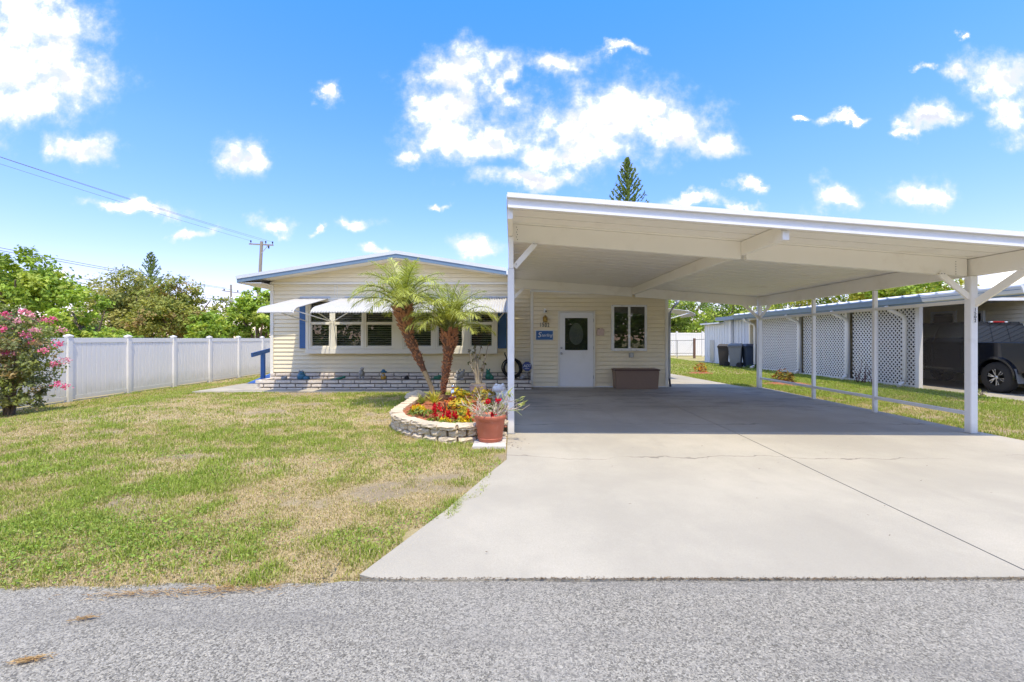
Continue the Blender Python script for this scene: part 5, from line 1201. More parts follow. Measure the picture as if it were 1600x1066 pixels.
def palm(label, path, rad, nfr, seed, scale, lowsplit, lean=(0, 0)):
    base = Vector(path[0]); t = thing('pygmy_date_palm', label, 'palm', base, 'pygmy date palms in the flower bed'); R = ORG[t.name]
    # trunk with ridged surface
    r = random.Random(seed); P = []; Rr = []
    for i in range(len(path)-1):
        for k in range(6): q = k/6; P.append(Vector(path[i]).lerp(Vector(path[i+1]), q)); Rr.append(lerp(rad[i], rad[i+1], q)*(1+r.uniform(-.09, .09)))
    P.append(Vector(path[-1])); Rr.append(rad[-1])
    k = lowsplit*6
    if k: MB().tube(P[:k+1], Rr[:k+1], 10).build('trunk_foot', M['palmlow'], t)
    MB().tube(P[k:], Rr[k:], 10).build('trunk', M['palmtrunk'], t)
    bt = MB(); m = len(P)
    for i in range(260 if k else 330):
        q = k/(m-1)+(1-k/(m-1))*(r.random()**.8); f = q*(m-1); a = int(min(f, m-2)); c = P[a].lerp(P[a+1], f-a); rr_ = lerp(Rr[a], Rr[a+1], f-a)
        ax = (P[a+1]-P[a]).normalized(); th = r.uniform(0, 2*PI); e1 = ax.orthogonal().normalized(); e2 = ax.cross(e1); o = e1*math.cos(th)+e2*math.sin(th); sd = ax.cross(o)
        big = sst(np.array(q), .62, .95); s_ = .034+.06*float(big); w_ = .019+.012*float(big); tip = c+o*(rr_+.016+.05*float(big)+r.uniform(0, .018))+ax*s_; b0 = c+o*(rr_-.012)
        bt.add([b0-sd*w_-ax*.012, b0+sd*w_-ax*.012, b0+sd*w_*.6+ax*s_*.8, b0-sd*w_*.6+ax*s_*.8, tip-sd*w_*.45, tip+sd*w_*.45], [(0, 1, 5, 4), (4, 5, 2, 3), (0, 4, 3), (1, 2, 5)])
    bt.build('leaf_bases', M['boots'], t)['kind'] = 'stuff'
    top = P[-1]; ax = (P[-1]-P[-3]).normalized()
    sh = MB(); sh.tube([top-ax*.05, top+Vector((0, 0, .06)), top+Vector((lean[0]*.1, 0, .2))], [rad[-1]*.85, rad[-1]*.6, .02], 8); sh.build('crownshaft', mat('palm_bud', (.17, .16, .045), .6, .2, 20), t)
    for i in range(nfr):
        f = i/(nfr-1); vi = min(len(FR)-1, int(f**.85*len(FR))); az = i*2.39996+r.uniform(-.25, .25)
        off = Vector((math.cos(az), math.sin(az), 0))*(.025+.055*f)
        s_ = scale*r.uniform(.88, 1.06)
        fo = link('frond', FR[vi], t, top-R+off+Vector((0, 0, .05-.07*f)), (lean[1]+r.uniform(-.1, .1), -lean[0]+r.uniform(-.08, .08), az), (s_, s_, s_))
    if k == 0: pass
    for i in range(8): pass
    mound = MB(); mound.ell((base.x, base.y, base.z), (rad[0]*2.4, rad[0]*2.2, .10), 10, 6); mound.build('root_mound', M['palmtrunk'], t)
    return t
palm('left palm leaning left out of the flower bed, the taller one', [(-1.58, 9.2, .15), (-1.63, 9.2, .37), (-1.77, 9.2, .69), (-1.92, 9.2, 1.01), (-2.07, 9.2, 1.34), (-2.16, 9.2, 1.66), (-2.2, 9.2, 1.95)], [.06, .047, .050, .086, .098, .135, .170], 38, 1, .97, 2)
palm('right palm standing nearly upright in the flower bed, the shorter one', [(-1.40, 9.1, .15), (-1.37, 9.1, .36), (-1.33, 9.1, .63), (-1.29, 9.1, .95), (-1.255, 9.1, 1.24), (-1.25, 9.1, 1.49)], [.052, .055, .072, .088, .128, .130], 36, 2, .92, 0, (0.06, 0))

# ------------------------------------------------------------------ bedding plants
def plant(name, label, cat, x, y, n, size, spread, h, pal, seed, bloom=None, grp=None, z=None, spiky=False, aspect=.42):
    z = soilz(x, y) if z is None else z
    t = thing(name, label, cat, (x, y, z), grp); rg = np.random.default_rng(seed); pal = np.array(pal)
    if spiky:
        th = rg.uniform(0, 2*PI, n); el = rg.uniform(.25, 1.35, n); d = np.stack([np.cos(th)*np.cos(el), np.sin(th)*np.cos(el), np.sin(el)], 1); S = size*rg.uniform(.7, 1.15, n)
        C = d*(S*.5)[:, None]+np.array([0, 0, .02]); T = d; N = unit(np.cross(T, np.cross([0, 0, 1.0], T)+1e-4)); N[N[:, 2] < 0] *= -1
    else:
        th = rg.uniform(0, 2*PI, n); q = np.sqrt(rg.random(n))*spread; zz = h*(rg.random(n)**.8)*(1-.5*(q/spread)**2); C = np.stack([np.cos(th)*q, np.sin(th)*q, zz+.01], 1)
        N = unit(rg.normal(size=(n, 3))*.55+np.array([0, 0, .8])+C*[2, 2, 0]); T = unit(np.cross(N, rg.normal(size=(n, 3)))); S = size*rg.uniform(.7, 1.25, n)
    col = pal[rg.integers(0, len(pal), n)]*rg.uniform(.85, 1.15, (n, 1))
    link('leaves', leaves_mesh('leaves', C, N, T, S, S*aspect, np.clip(col, 0, 1), M['leaf']), t)
    st = MB()
    for k in range(6): a = k*1.05; st.tube([(0, 0, -.02), (math.cos(a)*spread*.35, math.sin(a)*spread*.35, h*.6)], [.006, .003], 5)
    o = link('stems', st.mesh('stems', M['bark']), t)
    if bloom:
        bc, bn, bh = bloom; n2 = 34; bx_ = rg.normal(size=(bn, 2))*spread*.42
        for q in bx_:
            f = rg.random(n2); C = np.stack([q[0]+rg.normal(size=n2)*.026*(1.1-f), q[1]+rg.normal(size=n2)*.026*(1.1-f), h*.65+f*bh], 1); N = unit(rg.normal(size=(n2, 3))); T = unit(np.cross(N, rg.normal(size=(n2, 3)))*.5+np.array([0, 0, .8])); N = unit(np.cross(T, rg.normal(size=(n2, 3))))
            link('flower', leaves_mesh('flower', C, N, T, rg.uniform(.035, .055, n2), rg.uniform(.02, .034, n2), np.clip(np.array(bc)*rg.uniform(.75, 1.2, (n2, 1)), 0, 1), M['petal']), t)
    return t
LG = [(.28, .36, .06), (.20, .30, .05), (.42, .42, .10), (.12, .20, .04)]; RED = (.62, .015, .03); YEL = (.75, .55, .03); ORA = (.75, .22, .03)
gb = 'bedding plants in the stone edged flower bed'
plant('flower_plant', 'orange flowering bedding plant at the far left of the bed front', 'flower', -1.50, 7.05, 90, .075, .12, .10, LG, 1, (ORA, 3, .09), gb)
plant('flower_plant', 'yellow green leafy plant behind the left curve of the stone edging', 'flower', -1.34, 6.72, 130, .07, .15, .11, LG, 2, (YEL, 4, .07), gb)
plant('flower_plant', 'red cockscomb with one large red plume at the left', 'flower', -1.22, 7.20, 60, .065, .10, .09, LG, 3, (RED, 3, .12), gb)
plant('flower_plant', 'red cockscomb in the front row, left of the orange plume', 'flower', -1.10, 6.52, 90, .065, .12, .08, LG, 4, (RED, 2, .15), gb)
plant('flower_plant', 'single orange plume between the red cockscombs', 'flower', -1.02, 6.75, 50, .06, .08, .08, LG, 5, (ORA, 1, .17), gb)
plant('flower_plant', 'widest red cockscomb in the middle of the front row', 'flower', -.86, 6.52, 90, .065, .13, .09, LG, 6, (RED, 5, .14), gb)
plant('flower_plant', 'yellow flowering plant low at the middle of the stone edging', 'flower', -.92, 6.28, 130, .065, .14, .08, LG, 7, (YEL, 3, .06), gb)
plant('flower_plant', 'small red and yellow plant nearest the terracotta pot', 'flower', -.66, 6.38, 110, .065, .13, .09, LG, 8, ((.68, .10, .03), 2, .15), gb)
plant('flower_plant', 'yellow flowering plant at the right end of the front row', 'flower', -.62, 6.20, 110, .065, .12, .08, LG, 9, (YEL, 3, .08), gb)
plant('croton', 'bushy yellow croton in the middle of the bed', 'croton', -.86, 7.55, 170, .095, .20, .22, [(.62, .50, .04), (.45, .45, .05), (.20, .30, .04), (.70, .42, .05)], 10, None, gb)
plant('croton', 'green and yellow croton in front of the upright palm', 'croton', -.80, 7.05, 120, .08, .16, .16, [(.40, .42, .06), (.22, .32, .05), (.60, .48, .05)], 11, None, gb)
plant('croton', 'red and orange croton right of the upright palm', 'croton', -1.05, 8.15, 110, .10, .16, .20, [(.50, .06, .03), (.60, .18, .04), (.22, .06, .03)], 12, None, gb)
plant('croton', 'tall yellow croton beside the silver figure', 'croton', -.98, 8.6, 90, .12, .14, .30, [(.66, .52, .03), (.55, .42, .03), (.30, .33, .04)], 13, None, gb)
plant('croton', 'olive yellow croton in front of the square planter', 'croton', -.55, 8.3, 190, .10, .26, .26, [(.45, .36, .05), (.25, .27, .05), (.55, .40, .06), (.16, .12, .04)], 14, None, gb)
plant('croton', 'pale green croton between the red pot and the white statue', 'croton', -.38, 7.5, 130, .09, .18, .20, [(.42, .44, .12), (.30, .34, .08), (.5, .3, .06)], 15, None, gb)
plant('spiky_plant', 'yellow striped spiky plant at the foot of the leaning palm', 'bromeliad', -1.42, 8.3, 34, .26, .1, .1, [(.62, .55, .10), (.45, .48, .08), (.70, .60, .12)], 16, None, gb, spiky=True, aspect=.16)
plant('spiky_plant', 'dark spiky bromeliad on the red mulch', 'bromeliad', -1.12, 7.75, 26, .20, .1, .08, [(.10, .06, .05), (.16, .10, .06), (.2, .12, .1)], 17, None, gb, spiky=True, aspect=.18)
plant('spiky_plant', 'pale green striped plant at the left back of the bed', 'bromeliad', -1.66, 8.4, 40, .22, .12, .12, [(.38, .42, .14), (.5, .5, .2), (.22, .30, .06)], 18, None, gb, spiky=True, aspect=.18)
plant('flower_plant', 'bright red flower right behind the terracotta pot', 'flower', -.48, 6.75, 40, .06, .10, .10, LG, 19, (RED, 3, .12), gb)
# square grey planter with a tall bare succulent
sp_ = thing('square_planter', 'square grey planter holding a tall bare stemmed plant', 'planter', (-.69, 9.3, .15))
MB().hexa([(-.83, 9.16, .13), (-.55, 9.16, .13), (-.55, 9.44, .13), (-.83, 9.44, .13), (-.86, 9.13, .42), (-.52, 9.13, .42), (-.52, 9.47, .42), (-.86, 9.47, .42)]).build('pot', M['metal'], sp_, bevel=.012)
MB().box(-.83, -.55, 9.16, 9.44, .421, .43).build('soil', M['soil'], sp_)
tp = thing('succulent', 'tall bare branching succulent growing in the square grey planter', 'plant', (-.69, 9.3, .43))
st = MB(); r = random.Random(12); tips = []
for k in range(11):
    a = r.uniform(0, 2*PI); q = r.uniform(.05, .27); h = r.uniform(.35, .82); b = (r.uniform(-.04, .04), r.uniform(-.04, .04))
    st.tube([(b[0], b[1], 0), (b[0]+math.cos(a)*q*.35, b[1]+math.sin(a)*q*.3, h*.5), (math.cos(a)*q, math.sin(a)*q, h)], [.022, .014, .009], 6); tips.append((math.cos(a)*q, math.sin(a)*q, h)); tips.append((math.cos(a)*q*.6, math.sin(a)*q*.6, h*.72))
link('stems', st.mesh('stems', mat('pale_stem', (.36, .31, .22), .8, .15, 20)), tp)
rg = np.random.default_rng(4); C = np.repeat(np.array(tips), 9, 0)+rg.normal(size=(len(tips)*9, 3))*.016; N = unit(rg.normal(size=C.shape)+[0, 0, .6]); T = unit(np.cross(N, rg.normal(size=C.shape)))
link('leaves', leaves_mesh('leaves', C, N, T, np.full(len(C), .05), np.full(len(C), .026), np.array([(.09, .12, .03), (.14, .15, .04), (.16, .10, .04)])[rg.integers(0, 3, len(C))], M['leaf']), tp)
# terracotta pot with a straggling pencil plant, on a paver
MB().box(-.49, -.075, 5.60, 6.16, -.04, .022).alone('paver', M['paver'], (-.28, 5.9, 0), 'square concrete paver under the terracotta pot', 'paver', bevel=.006)
pt = thing('terracotta_pot', 'large terracotta coloured plastic pot on a concrete paver beside the carport post', 'pot', (-.285, 5.93, .022)); c = (-.285, 5.93, .024)
MB().lathe(c, [(.0, .0), (.150, .0), (.154, .015), (.156, .05), (.160, .055), (.163, .058), (.192, .27), (.193, .275), (.205, .28), (.209, .33), (.203, .338), (.193, .338), (.185, .30), (.0, .30)], 36).build('pot_body', M['terracotta'], pt)
MB().lathe(c, [(.158, .03), (.164, .034), (.164, .046), (.158, .05)], 36).build('pot_ridge', M['terracotta'], pt)
MB().lathe((c[0], c[1], c[2]+.302), [(.183, 0), (.12, .015), (0, .02)], 18).build('soil', M['soil'], pt)
pp = thing('pencil_cactus', 'straggling pale stemmed plant spilling over the terracotta pot', 'plant', (-.285, 5.93, .33)); st = MB(); st2 = MB(); r = random.Random(21)
def strag(p, d, L, rad, lev):
    pts = [p]; n = 4
    for k in range(n): d = (d+Vector((r.uniform(-.35, .35), r.uniform(-.35, .35), r.uniform(-.30, .22)))).normalized(); pts.append(pts[-1]+d*L/n)
    (st if r.random() < .72 else st2).tube(pts, [rad*(1-.5*k/n) for k in range(n+1)], 5)
    if lev:
        for k in range(r.randint(2, 3)): strag(pts[r.randint(1, n)], (d+Vector((r.uniform(-.9, .9), r.uniform(-.9, .9), r.uniform(-.3, .7)))).normalized(), L*r.uniform(.4, .7), rad*.75, lev-1)
for k in range(26):
    a = r.uniform(0, 2*PI); strag(Vector((math.cos(a)*.08, math.sin(a)*.08, -.01)), Vector((math.cos(a)*.75, math.sin(a)*.6, r.uniform(.35, 1.1))).normalized(), r.uniform(.15, .30), .0065, 2)
for a in (0.05, .25, -.12): strag(Vector((.1, 0, .05)), Vector((math.cos(a), -.12, .18+a)).normalized(), .34, .006, 1)
link('stems', st.mesh('stems', mat('pale_pink_stem', (.56, .47, .38), .7, .12, 20)), pp); link('green_stems', st2.mesh('green_stems', mat('pale_green_stem', (.36, .42, .16), .6, .15, 20)), pp)['kind'] = 'stuff'
rg = np.random.default_rng(9)
for nm_, cc, off in (('flower', RED, (.04, -.16, .06)), ('flower', RED, (-.03, -.02, .20)), ('flower', RED, (.11, .02, .21))):
    n = 22; C = np.array(off)+rg.normal(size=(n, 3))*.016; N = unit(rg.normal(size=(n, 3))+[0, -.5, .3]); T = unit(np.cross(N, rg.normal(size=(n, 3))))
    link(nm_, leaves_mesh(nm_, C, N, T, np.full(n, .045), np.full(n, .028), np.array(cc)*rg.uniform(.7, 1.3, (n, 1)), M['petal']), pp)
# tufts with yellow green tips reaching past the post
C = np.array([(.40, -.05, .19), (.24, -.08, .30)]).repeat(16, 0)+rg.normal(size=(32, 3))*.028; N = unit(rg.normal(size=C.shape)); T = unit(rg.normal(size=C.shape)+[.4, 0, .1]); N = unit(np.cross(T, N))
link('leaves', leaves_mesh('leaves', C, N, T, np.full(32, .09), np.full(32, .018), np.array([(.42, .46, .14)])*rg.uniform(.8, 1.2, (32, 1)), M['leaf']), pp)

# ------------------------------------------------------------------ garden figures (small, seen from far)
def figure(name, label, loc, shapes, grp='little figures on the brick planter'):
    t = thing(name, label, 'garden figure', loc, grp)
    for nm_, m, els in shapes:
        mb = MB(); [mb.ell((e[0], e[1], e[2]), e[3:6], 10, 7, e[6] if len(e) > 6 else None) for e in els]
        link(nm_, mb.mesh(nm_, M[m]), t)
    return t
pz = .255; py = 12.10
figure('stone_ornament', 'small dark ornament at the left end of the brick planter', (-6.06, py, pz), [('body', 'greystat', [(0, 0, .04, .09, .06, .05), (.05, -.02, .07, .04, .04, .04)])])
figure('frog_figure', 'glossy blue frog figure on the left part of the planter', (-5.62, py+.05, pz-.02), [('body', 'bluestat', [(0, 0, .10, .12, .10, .12), (.14, -.02, .05, .10, .08, .07), (.02, -.03, .2, .07, .07, .06)]), ('eyes', 'greystat', [(-.02, -.07, .25, .025, .025, .025), (.06, -.07, .25, .025, .025, .025)])])
figure('lizard_figure', 'pale green lizard figure lying by the sunlit bricks', (-4.62, py+.03, pz-.01), [('body', 'greenstat', [(0, 0, .035, .16, .05, .035, (0, -.25, 0)), (.14, 0, .075, .05, .04, .035), (-.15, 0, .02, .09, .02, .015)])])
figure('heron_figure', 'tall grey bird figure standing on the planter', (-4.02, py+.05, pz-.02), [('body', 'greystat', [(0, 0, .19, .07, .09, .10, (.3, 0, 0)), (.03, -.03, .30, .05, .05, .045), (.06, -.08, .29, .02, .05, .012)]), ('leg', 'greystat', [(-.035, 0, .06, .026, .03, .09)]), ('leg', 'greystat', [(.045, 0, .06, .026, .03, .09)])])
figure('gnome_figure', 'small figure with teal hat and ochre coat on the planter', (-3.42, py, pz-.01), [('coat', 'ochre', [(0, 0, .07, .075, .06, .08), (0, -.01, .15, .05, .05, .05)]), ('hat', 'bluestat', [(.01, 0, .22, .09, .07, .03), (.0, 0, .25, .05, .045, .04)]), ('beard', 'greystat', [(.01, -.05, .13, .03, .02, .035)])])
figure('turtle_figure', 'small black ornament between the gnome and the leaning palm', (-2.80, py, pz-.01), [('body', 'black', [(0, 0, .05, .07, .05, .05), (.02, -.03, .10, .04, .035, .03)])])
figure('frog_figure', 'dark green frog figure behind the leaning palm', (-1.98, py, pz-.01), [('body', 'greenstat', [(0, 0, .06, .11, .08, .06), (.05, -.03, .10, .06, .05, .04), (-.12, 0, .02, .06, .03, .02)])])
figure('gargoyle_figure', 'pair of weathered grey stone animals right of the palms', (-1.42, py+.02, pz-.01), [('body', 'greystat', [(0, 0, .09, .12, .08, .09), (.09, 0, .16, .07, .06, .08), (-.02, -.02, .2, .05, .05, .05), (.14, 0, .25, .03, .03, .04), (.04, 0, .27, .025, .025, .03)]), ('foot', 'greystat', [(-.08, -.06, .025, .06, .05, .03), (.1, -.06, .025, .06, .05, .03)])])
figure('dragon_figure', 'glossy green sitting animal figure right of the square planter', (-.62, py+.06, pz-.01), [('body', 'greenstat', [(0, 0, .09, .10, .08, .10), (-.02, -.02, .20, .06, .06, .07), (.08, -.03, .06, .06, .05, .07)]), ('ears', 'greenstat', [(-.05, 0, .27, .02, .02, .03), (.02, 0, .27, .02, .02, .03)])])
figure('small_pot', 'little grey pot beside the coiled hose on the planter', (.28, py+.05, pz-.01), [('pot', 'greystat', [(0, 0, .06, .07, .06, .07)]), ('foot', 'black', [(.06, -.03, .025, .08, .05, .025)])])
figure('silver_figure', 'shiny silver figure standing between the palm trunk and the yellow croton', (-1.16, 9.0, .16), [('body', 'chrome', [(0, 0, .10, .06, .06, .11), (.0, -.02, .24, .04, .04, .045)]), ('base', 'greystat', [(.03, -.05, .03, .10, .08, .04)])], None)
ws = figure('frog_statue', 'white frog statue on a pale stone beside the front carport post', (-.22, 8.45, .12), [('body', 'ceramic', [(0, 0, .20, .19, .14, .10), (-.02, -.05, .30, .13, .10, .09), (.12, -.03, .17, .09, .11, .09), (-.15, -.03, .17, .08, .11, .09)]), ('eyes', 'ceramic', [(-.07, -.08, .37, .035, .035, .035), (.05, -.08, .37, .035, .035, .035)]), ('base', 'ceramic', [(.02, 0, .02, .22, .15, .10)])], None)
# coiled hose
hz = thing('garden_hose', 'coiled black garden hose hung at the wall behind the post', 'hose', (-.02, 12.55, .25)); r = random.Random(2)
pts = []
for k in range(7*26):
    t = 2*PI*k/26; q = .25+.018*math.sin(k*.37); pts.append((.0+q*math.cos(t)*.95+.03*math.sin(k*.05), 12.55+.012*(k//26)-.05*math.cos(k*.11), .53+q*1.02*math.sin(t)))
MB().tube(pts, .017, 6).build('hose_coil', M['black'], hz); MB().tube([(-.14, 12.55, .76), (-.17, 12.56, .86), (-.20, 12.58, .92), (-.19, 12.6, .96)], .017, 6).build('hose_end', M['black'], hz)
MB().box(-.05, .05, 12.62, 12.875, .6, .7).build('hanger', M['darkmetal'], hz)
# security yard sign
ad = thing('yard_sign', 'blue octagonal security sign on a thin stake by the corner trim', 'sign', (.40, 12.3, .25)); c = (.405, 12.28, .595)
oc = [(c[0]+.138*math.cos(PI/8+k*PI/4), c[2]+.138*math.sin(PI/8+k*PI/4)) for k in range(8)]
oi = [(c[0]+.125*math.cos(PI/8+k*PI/4), c[2]+.125*math.sin(PI/8+k*PI/4)) for k in range(8)]
MB().prism(oc, 'y', c[1], c[1]+.006).build('sign_edge', M['bingrey'], ad); MB().prism(oi, 'y', c[1]-.004, c[1]-.001).build('sign_face', M['adtblue'], ad)
text('lettering', 'ADT', .105, (c[0], c[1]-.006, c[2]+.012), (PI/2, 0, 0), M['signwhite'], ad, .001, .25)
MB().box(c[0]-.06, c[0]+.06, c[1]-.006, c[1]-.0045, c[2]-.065, c[2]-.055).build('sign_line', M['signwhite'], ad)
MB().tube([(c[0], c[1]+.012, .2), (c[0], c[1]+.012, .7)], .008, 6).build('stake', M['metal'], ad)
# crotons and twigs of the right lawn
YO = [(.70, .33, .02), (.62, .45, .03), (.40, .12, .04), (.22, .2, .04)]
plant('croton', 'orange yellow croton on the far right lawn near the concrete side path', 'croton', 7.38, 17.8, 150, .12, .24, .42, YO, 61, None, 'crotons on the right lawn', z=-.01)
plant('croton', 'reddish green croton in red mulch between carport rail and lattice', 'croton', 8.2, 13.75, 190, .15, .30, .42, [(.45, .17, .03), (.22, .20, .04), (.16, .08, .04), (.4, .34, .05)], 62, None, 'crotons on the right lawn', z=-.01)
def patch(x, y, a, b, label):
    mb = MB(); r = random.Random(int(x*10)); n = 20
    ring_ = [(x+a*math.cos(2*PI*k/n)*r.uniform(.8, 1.1), y+b*math.sin(2*PI*k/n)*r.uniform(.8, 1.1), .002) for k in range(n)]
    mb.add([(x, y, .05)]+[(x+(p[0]-x)*.6, y+(p[1]-y)*.6, .035) for p in ring_]+ring_, [(0, i+1, (i+1) % n+1) for i in range(n)]+[(i+1, n+i+1, n+(i+1) % n+1, (i+1) % n+1) for i in range(n)], True)
    o = mb.build('mulch_patch', M['mulch']); o['kind'] = 'structure'
patch(7.35, 17.7, .55, .5, ''); patch(8.15, 13.45, .75, .55, '')
tw_ = thing('dry_twigs', 'dry dark red twigs standing in front of the lattice', 'plant', (10.55, 13.7, 0)); st = MB(); r = random.Random(9)
for k in range(12): a = r.uniform(0, 2*PI); q = r.uniform(.05, .3); st.tube([(r.uniform(-.15, .15), r.uniform(-.3, .3), -.02), (math.cos(a)*q, math.sin(a)*q, r.uniform(.25, .75))], [.012, .004], 5)
link('stems', st.mesh('stems', mat('dry_stem', (.12, .05, .04), .9, .2, 20)), tw_)
plant('weed', 'small pale weed growing at the edge of the neighbouring concrete', 'weed', 10.93, 10.6, 26, .09, .10, .20, [(.45, .45, .2), (.3, .34, .12)], 63, None, None, z=-.01)
plant('green_weeds', 'green weeds at the foot of the wheeled bins', 'weed', 11.05, 20.6, 160, .12, .45, .2, [(.10, .19, .03), (.13, .23, .03)], 64, None, None, z=-.01)

# ================================================================== GRASS
def inside(P, x, y):
    c = np.zeros(len(x), bool); n = len(P)
    for i in range(n):
        x0, y0 = P[i]; x1, y1 = P[(i+1) % n]
        with np.errstate(divide='ignore', invalid='ignore'): k = ((y0 > y) != (y1 > y)) & (x < (x1-x0)*(y-y0)/(y1-y0+1e-12)+x0)
        c ^= k
    return c
def allowed(x, y):
    e = (fbm(x, y, 5, 41, 3)-.5)*.10
    ok = y > road_edge(x)-.02+e*.6
    dr_l = np.interp(y, [2.5, 2.6, 3.6, 4.6, 5.03, 30], [-.90, -.87, -.5, -.2, -.06, -.06])
    dr_r = np.interp(y, [2.5, 2.62, 4.2, 5.2, 6.4, 12.47, 13.3, 17.5, 22], [8.3, 8.2, 7.3, 6.72, 6.70, 6.86, 6.4, 6.02, 5.9])
    dr_l = dr_l+(fbm(x, y, 2.6, 61, 3)-.42)*.42*sst(5.3-y, 0, .9)*sst(y, 2.5, 2.9)
    ok &= (x < dr_l+e*.9-.01) | (x > dr_r+.02+e*.4)
    ok &= ~((x > -8.0+e) & (x < 4.3) & (y > 11.36+e*.5))
    ok &= ~((x > -7.95) & (x < 5.9) & (y > 11.4))
    ok &= ~((y > 5.87) & (x > np.interp(y, [5.85, 5.9, 6.0, 6.4, 6.7, 7.1, 7.6, 9.5, 10.1, 10.2], [-.5, -.8, -1.02, -1.50, -1.75, -1.92, -1.95, -2.05, -2.0, 9])) & (x < 0) & (y < 10.1))
    ok &= ~((x > -.5) & (x < 0) & (y > 5.58) & (y < 6.2))
    ok &= ~((x > 10.98) & (y > 2) & (y < 21)) & ~((x > 10.9) & (y > 11.9)) & (x > -12.2)
    return ok
def blades(n, xr, yr, h, w, seed, prob=None):
    r = np.random.default_rng(seed); x = r.uniform(*xr, n); y = r.uniform(*yr, n); k = allowed(x, y)
    if prob is not None: k &= prob(x, y, r)
    x = x[k]; y = y[k]; n = len(x); g = greenness(x, y); z = gz(x, y)-.004
    green = r.random(n) < (.20+.66*g); bare = sst(fbm(x, y, 1.7, 71, 4), .58, .70)*(1-g) > r.random(n)*1.1
    keep = ~bare; x, y, z, g, green = x[keep], y[keep], z[keep], g[keep], green[keep]; n = len(x)
    H = h*r.uniform(.5, 1.25, n)*(.62+.5*g)*np.where(green, 1, .8); th = r.uniform(0, 2*PI, n); lean = r.uniform(.2, 1.0, n)*np.where(green, .9, 1.5)
    dx_, dy_ = np.cos(th), np.sin(th); Wd = w*r.uniform(.6, 1.3, n); th2 = th+PI/2+r.normal(0, .5, n); sx_, sy_ = np.cos(th2)*Wd/2, np.sin(th2)*Wd/2
    o1 = H*.45*lean*.5; z1 = H*.55/np.sqrt(1+.2*lean**2); o2 = H*lean*.75; z2 = H*np.clip(1-.38*lean, .18, 1)
    b = np.stack([x, y, z], 1); s = np.stack([sx_, sy_, 0*x], 1); d = np.stack([dx_, dy_, 0*x], 1); up = np.array([0, 0, 1.0])
    m1 = b+d*o1[:, None]+up*z1[:, None]; tp_ = b+d*o2[:, None]+up*z2[:, None]
    V = np.stack([b-s, b+s, m1+s*.85, m1-s*.85, tp_], 1).reshape(-1, 3); i = np.arange(n)*5
    F = np.concatenate([np.stack([i, i+1, i+2], 1), np.stack([i, i+2, i+3], 1), np.stack([i+3, i+2, i+4], 1)])
    gc = GREEN*(1-g[:, None])+LUSH*g[:, None]; gc = gc*r.uniform(.75, 1.25, (n, 1))+np.array([.05, .03, 0])*r.random((n, 1))
    sc = STRAW*r.uniform(.7, 1.25, (n, 1)); col = np.where(green[:, None], gc, sc)
    return V, F, np.repeat(col, 5, 0)
def weeds(n, xr, yr, seed, prob):
    r = np.random.default_rng(seed); x = r.uniform(*xr, n); y = r.uniform(*yr, n); k = allowed(x, y) & prob(x, y, r); x = x[k]; y = y[k]; n = len(x)
    C = np.stack([x, y, gz(x, y)+r.uniform(.012, .05, n)], 1); N = unit(r.normal(size=(n, 3))*.45+[0, 0, 1]); T = unit(np.cross(N, r.normal(size=(n, 3)))); S = r.uniform(.014, .027, n)
    return C, N, T, S, S*r.uniform(.5, .8, n), np.array([(.22, .34, .05), (.28, .40, .06), (.16, .26, .04), (.34, .42, .09)])[r.integers(0, 4, n)]*r.uniform(.8, 1.2, (n, 1))
def merge(parts):
    V, F, K = [], [], []; o = 0
    for v_, f_, k_ in parts: V.append(v_); F.append(f_+o); K.append(k_); o += len(v_)
    return np.concatenate(V), np.concatenate(F), np.concatenate(K)
gl = merge([blades(115000, (-5.3, 0), (2.4, 4.4), .055, .0052, 1), blades(115000, (-8.6, 0), (4.4, 7.2), .058, .0068, 2), blades(95000, (-12.2, 0), (7.2, 11.5), .06, .009, 3), blades(36000, (-12.2, -7.9), (11.3, 17), .065, .012, 4), blades(26000, (-12.2, -7.9), (17, 30), .07, .02, 5)])
o = link('lawn_grass', npmesh('lawn_grass', *gl[:2], M['grass'], gl[2])); tag(o, 'patchy green and straw coloured grass of the front lawn', 'grass', kind='stuff')
gr = merge([blades(60000, (6.6, 11.2), (4.5, 9.5), .065, .0075, 6), blades(70000, (6.3, 11.0), (9.5, 17), .065, .011, 7), blades(36000, (5.6, 12), (17, 31), .07, .02, 8)])
o = link('side_grass', npmesh('side_grass', *gr[:2], M['grass'], gr[2])); tag(o, 'grass strip between the carport and the lattice screened home', 'grass', kind='stuff')
wp = lambda x, y, r: r.random(len(x)) < np.clip(sst(1.7-np.hypot((x+2.95)/1.35, (y-2.95)/.55), .35, 1.2)+.9*sst(.75-np.hypot((x+1.0)/.5, (y-3.1)/.45), .1, .6)+1.4*sst(fbm(x, y, 1.5, 88, 3), .60, .70)*.5, 0, 1)
wd = weeds(30000, (-5.2, -.0), (2.45, 5.6), 21, wp)
o = link('lawn_weeds', leaves_mesh('lawn_weeds', *wd, M['grass'])); tag(o, 'broad leaved green weeds at the road edge of the lawn', 'weeds', kind='stuff')
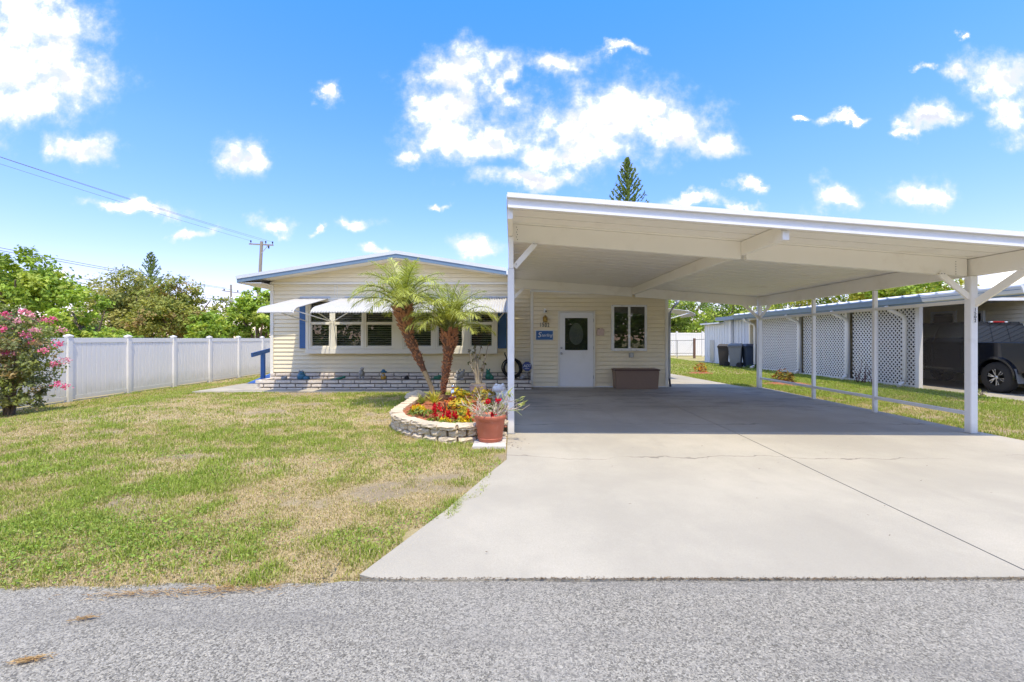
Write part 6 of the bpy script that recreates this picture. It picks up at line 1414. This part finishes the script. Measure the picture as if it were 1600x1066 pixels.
# loose things on the paving: straw swept on the road, leaves by the post
def scatter(name, label, cat, x, y, a, b, rot, n, L, Wd, pal, seed, z=.004):
    r = np.random.default_rng(seed); p = r.normal(size=(n, 2))*[a, b]; c_, s_ = math.cos(rot), math.sin(rot)
    C = np.stack([x+p[:, 0]*c_-p[:, 1]*s_, y+p[:, 0]*s_+p[:, 1]*c_, z+r.random(n)*.006], 1); N = unit(r.normal(size=(n, 3))*.15+[0, 0, 1]); th = rot+r.normal(0, .5, n); T = np.stack([np.cos(th), np.sin(th), 0*th], 1); T = unit(T-N*(T*N).sum(1)[:, None])
    o = link(name, leaves_mesh(name, C, N, T, L*r.uniform(.6, 1.3, n), Wd*r.uniform(.6, 1.3, n), np.array(pal)[r.integers(0, len(pal), n)]*r.uniform(.8, 1.2, (n, 1)), M['petal'])); tag(o, label, cat, kind='stuff')
ST = [(.42, .27, .11), (.50, .34, .16), (.34, .20, .08)]
scatter('straw_clump', 'tuft of dry straw lying on the road at lower left', 'straw', -2.02, 1.91, .035, .009, .32, 110, .035, .004, ST, 1); scatter('straw_clump', 'smaller tuft of dry straw on the road nearer the grass', 'straw', -2.06, 2.19, .03, .008, .3, 60, .03, .004, ST, 2)
scatter('dead_grass', 'dry grass creeping over the road edge of the lawn', 'straw', -1.55, 2.44, .16, .03, .1, 260, .05, .004, ST, 3); scatter('dead_grass', 'dry grass runners at the left part of the road edge', 'straw', -2.0, 2.40, .13, .02, .12, 120, .05, .004, ST, 4)
scatter('fallen_leaves', 'few dark fallen leaves on the concrete by the post', 'leaves', .08, 5.75, .12, .16, 0, 16, .03, .014, [(.10, .07, .08), (.16, .1, .1)], 5, .016)
scatter('drive_debris', 'scattered specks of leaf litter on the concrete drive', 'leaves', 2.4, 4.4, 1.6, .9, 0, 26, .022, .009, [(.12, .08, .05), (.08, .06, .05)], 6, .016)
scatter('seam_debris', 'dirt and dry bits along the joint of drive and road', 'dirt', 1.6, 2.552, 1.9, .008, 0, 2200, .016, .005, [(.10, .075, .055), (.16, .11, .07), (.28, .2, .12)], 7, .001)
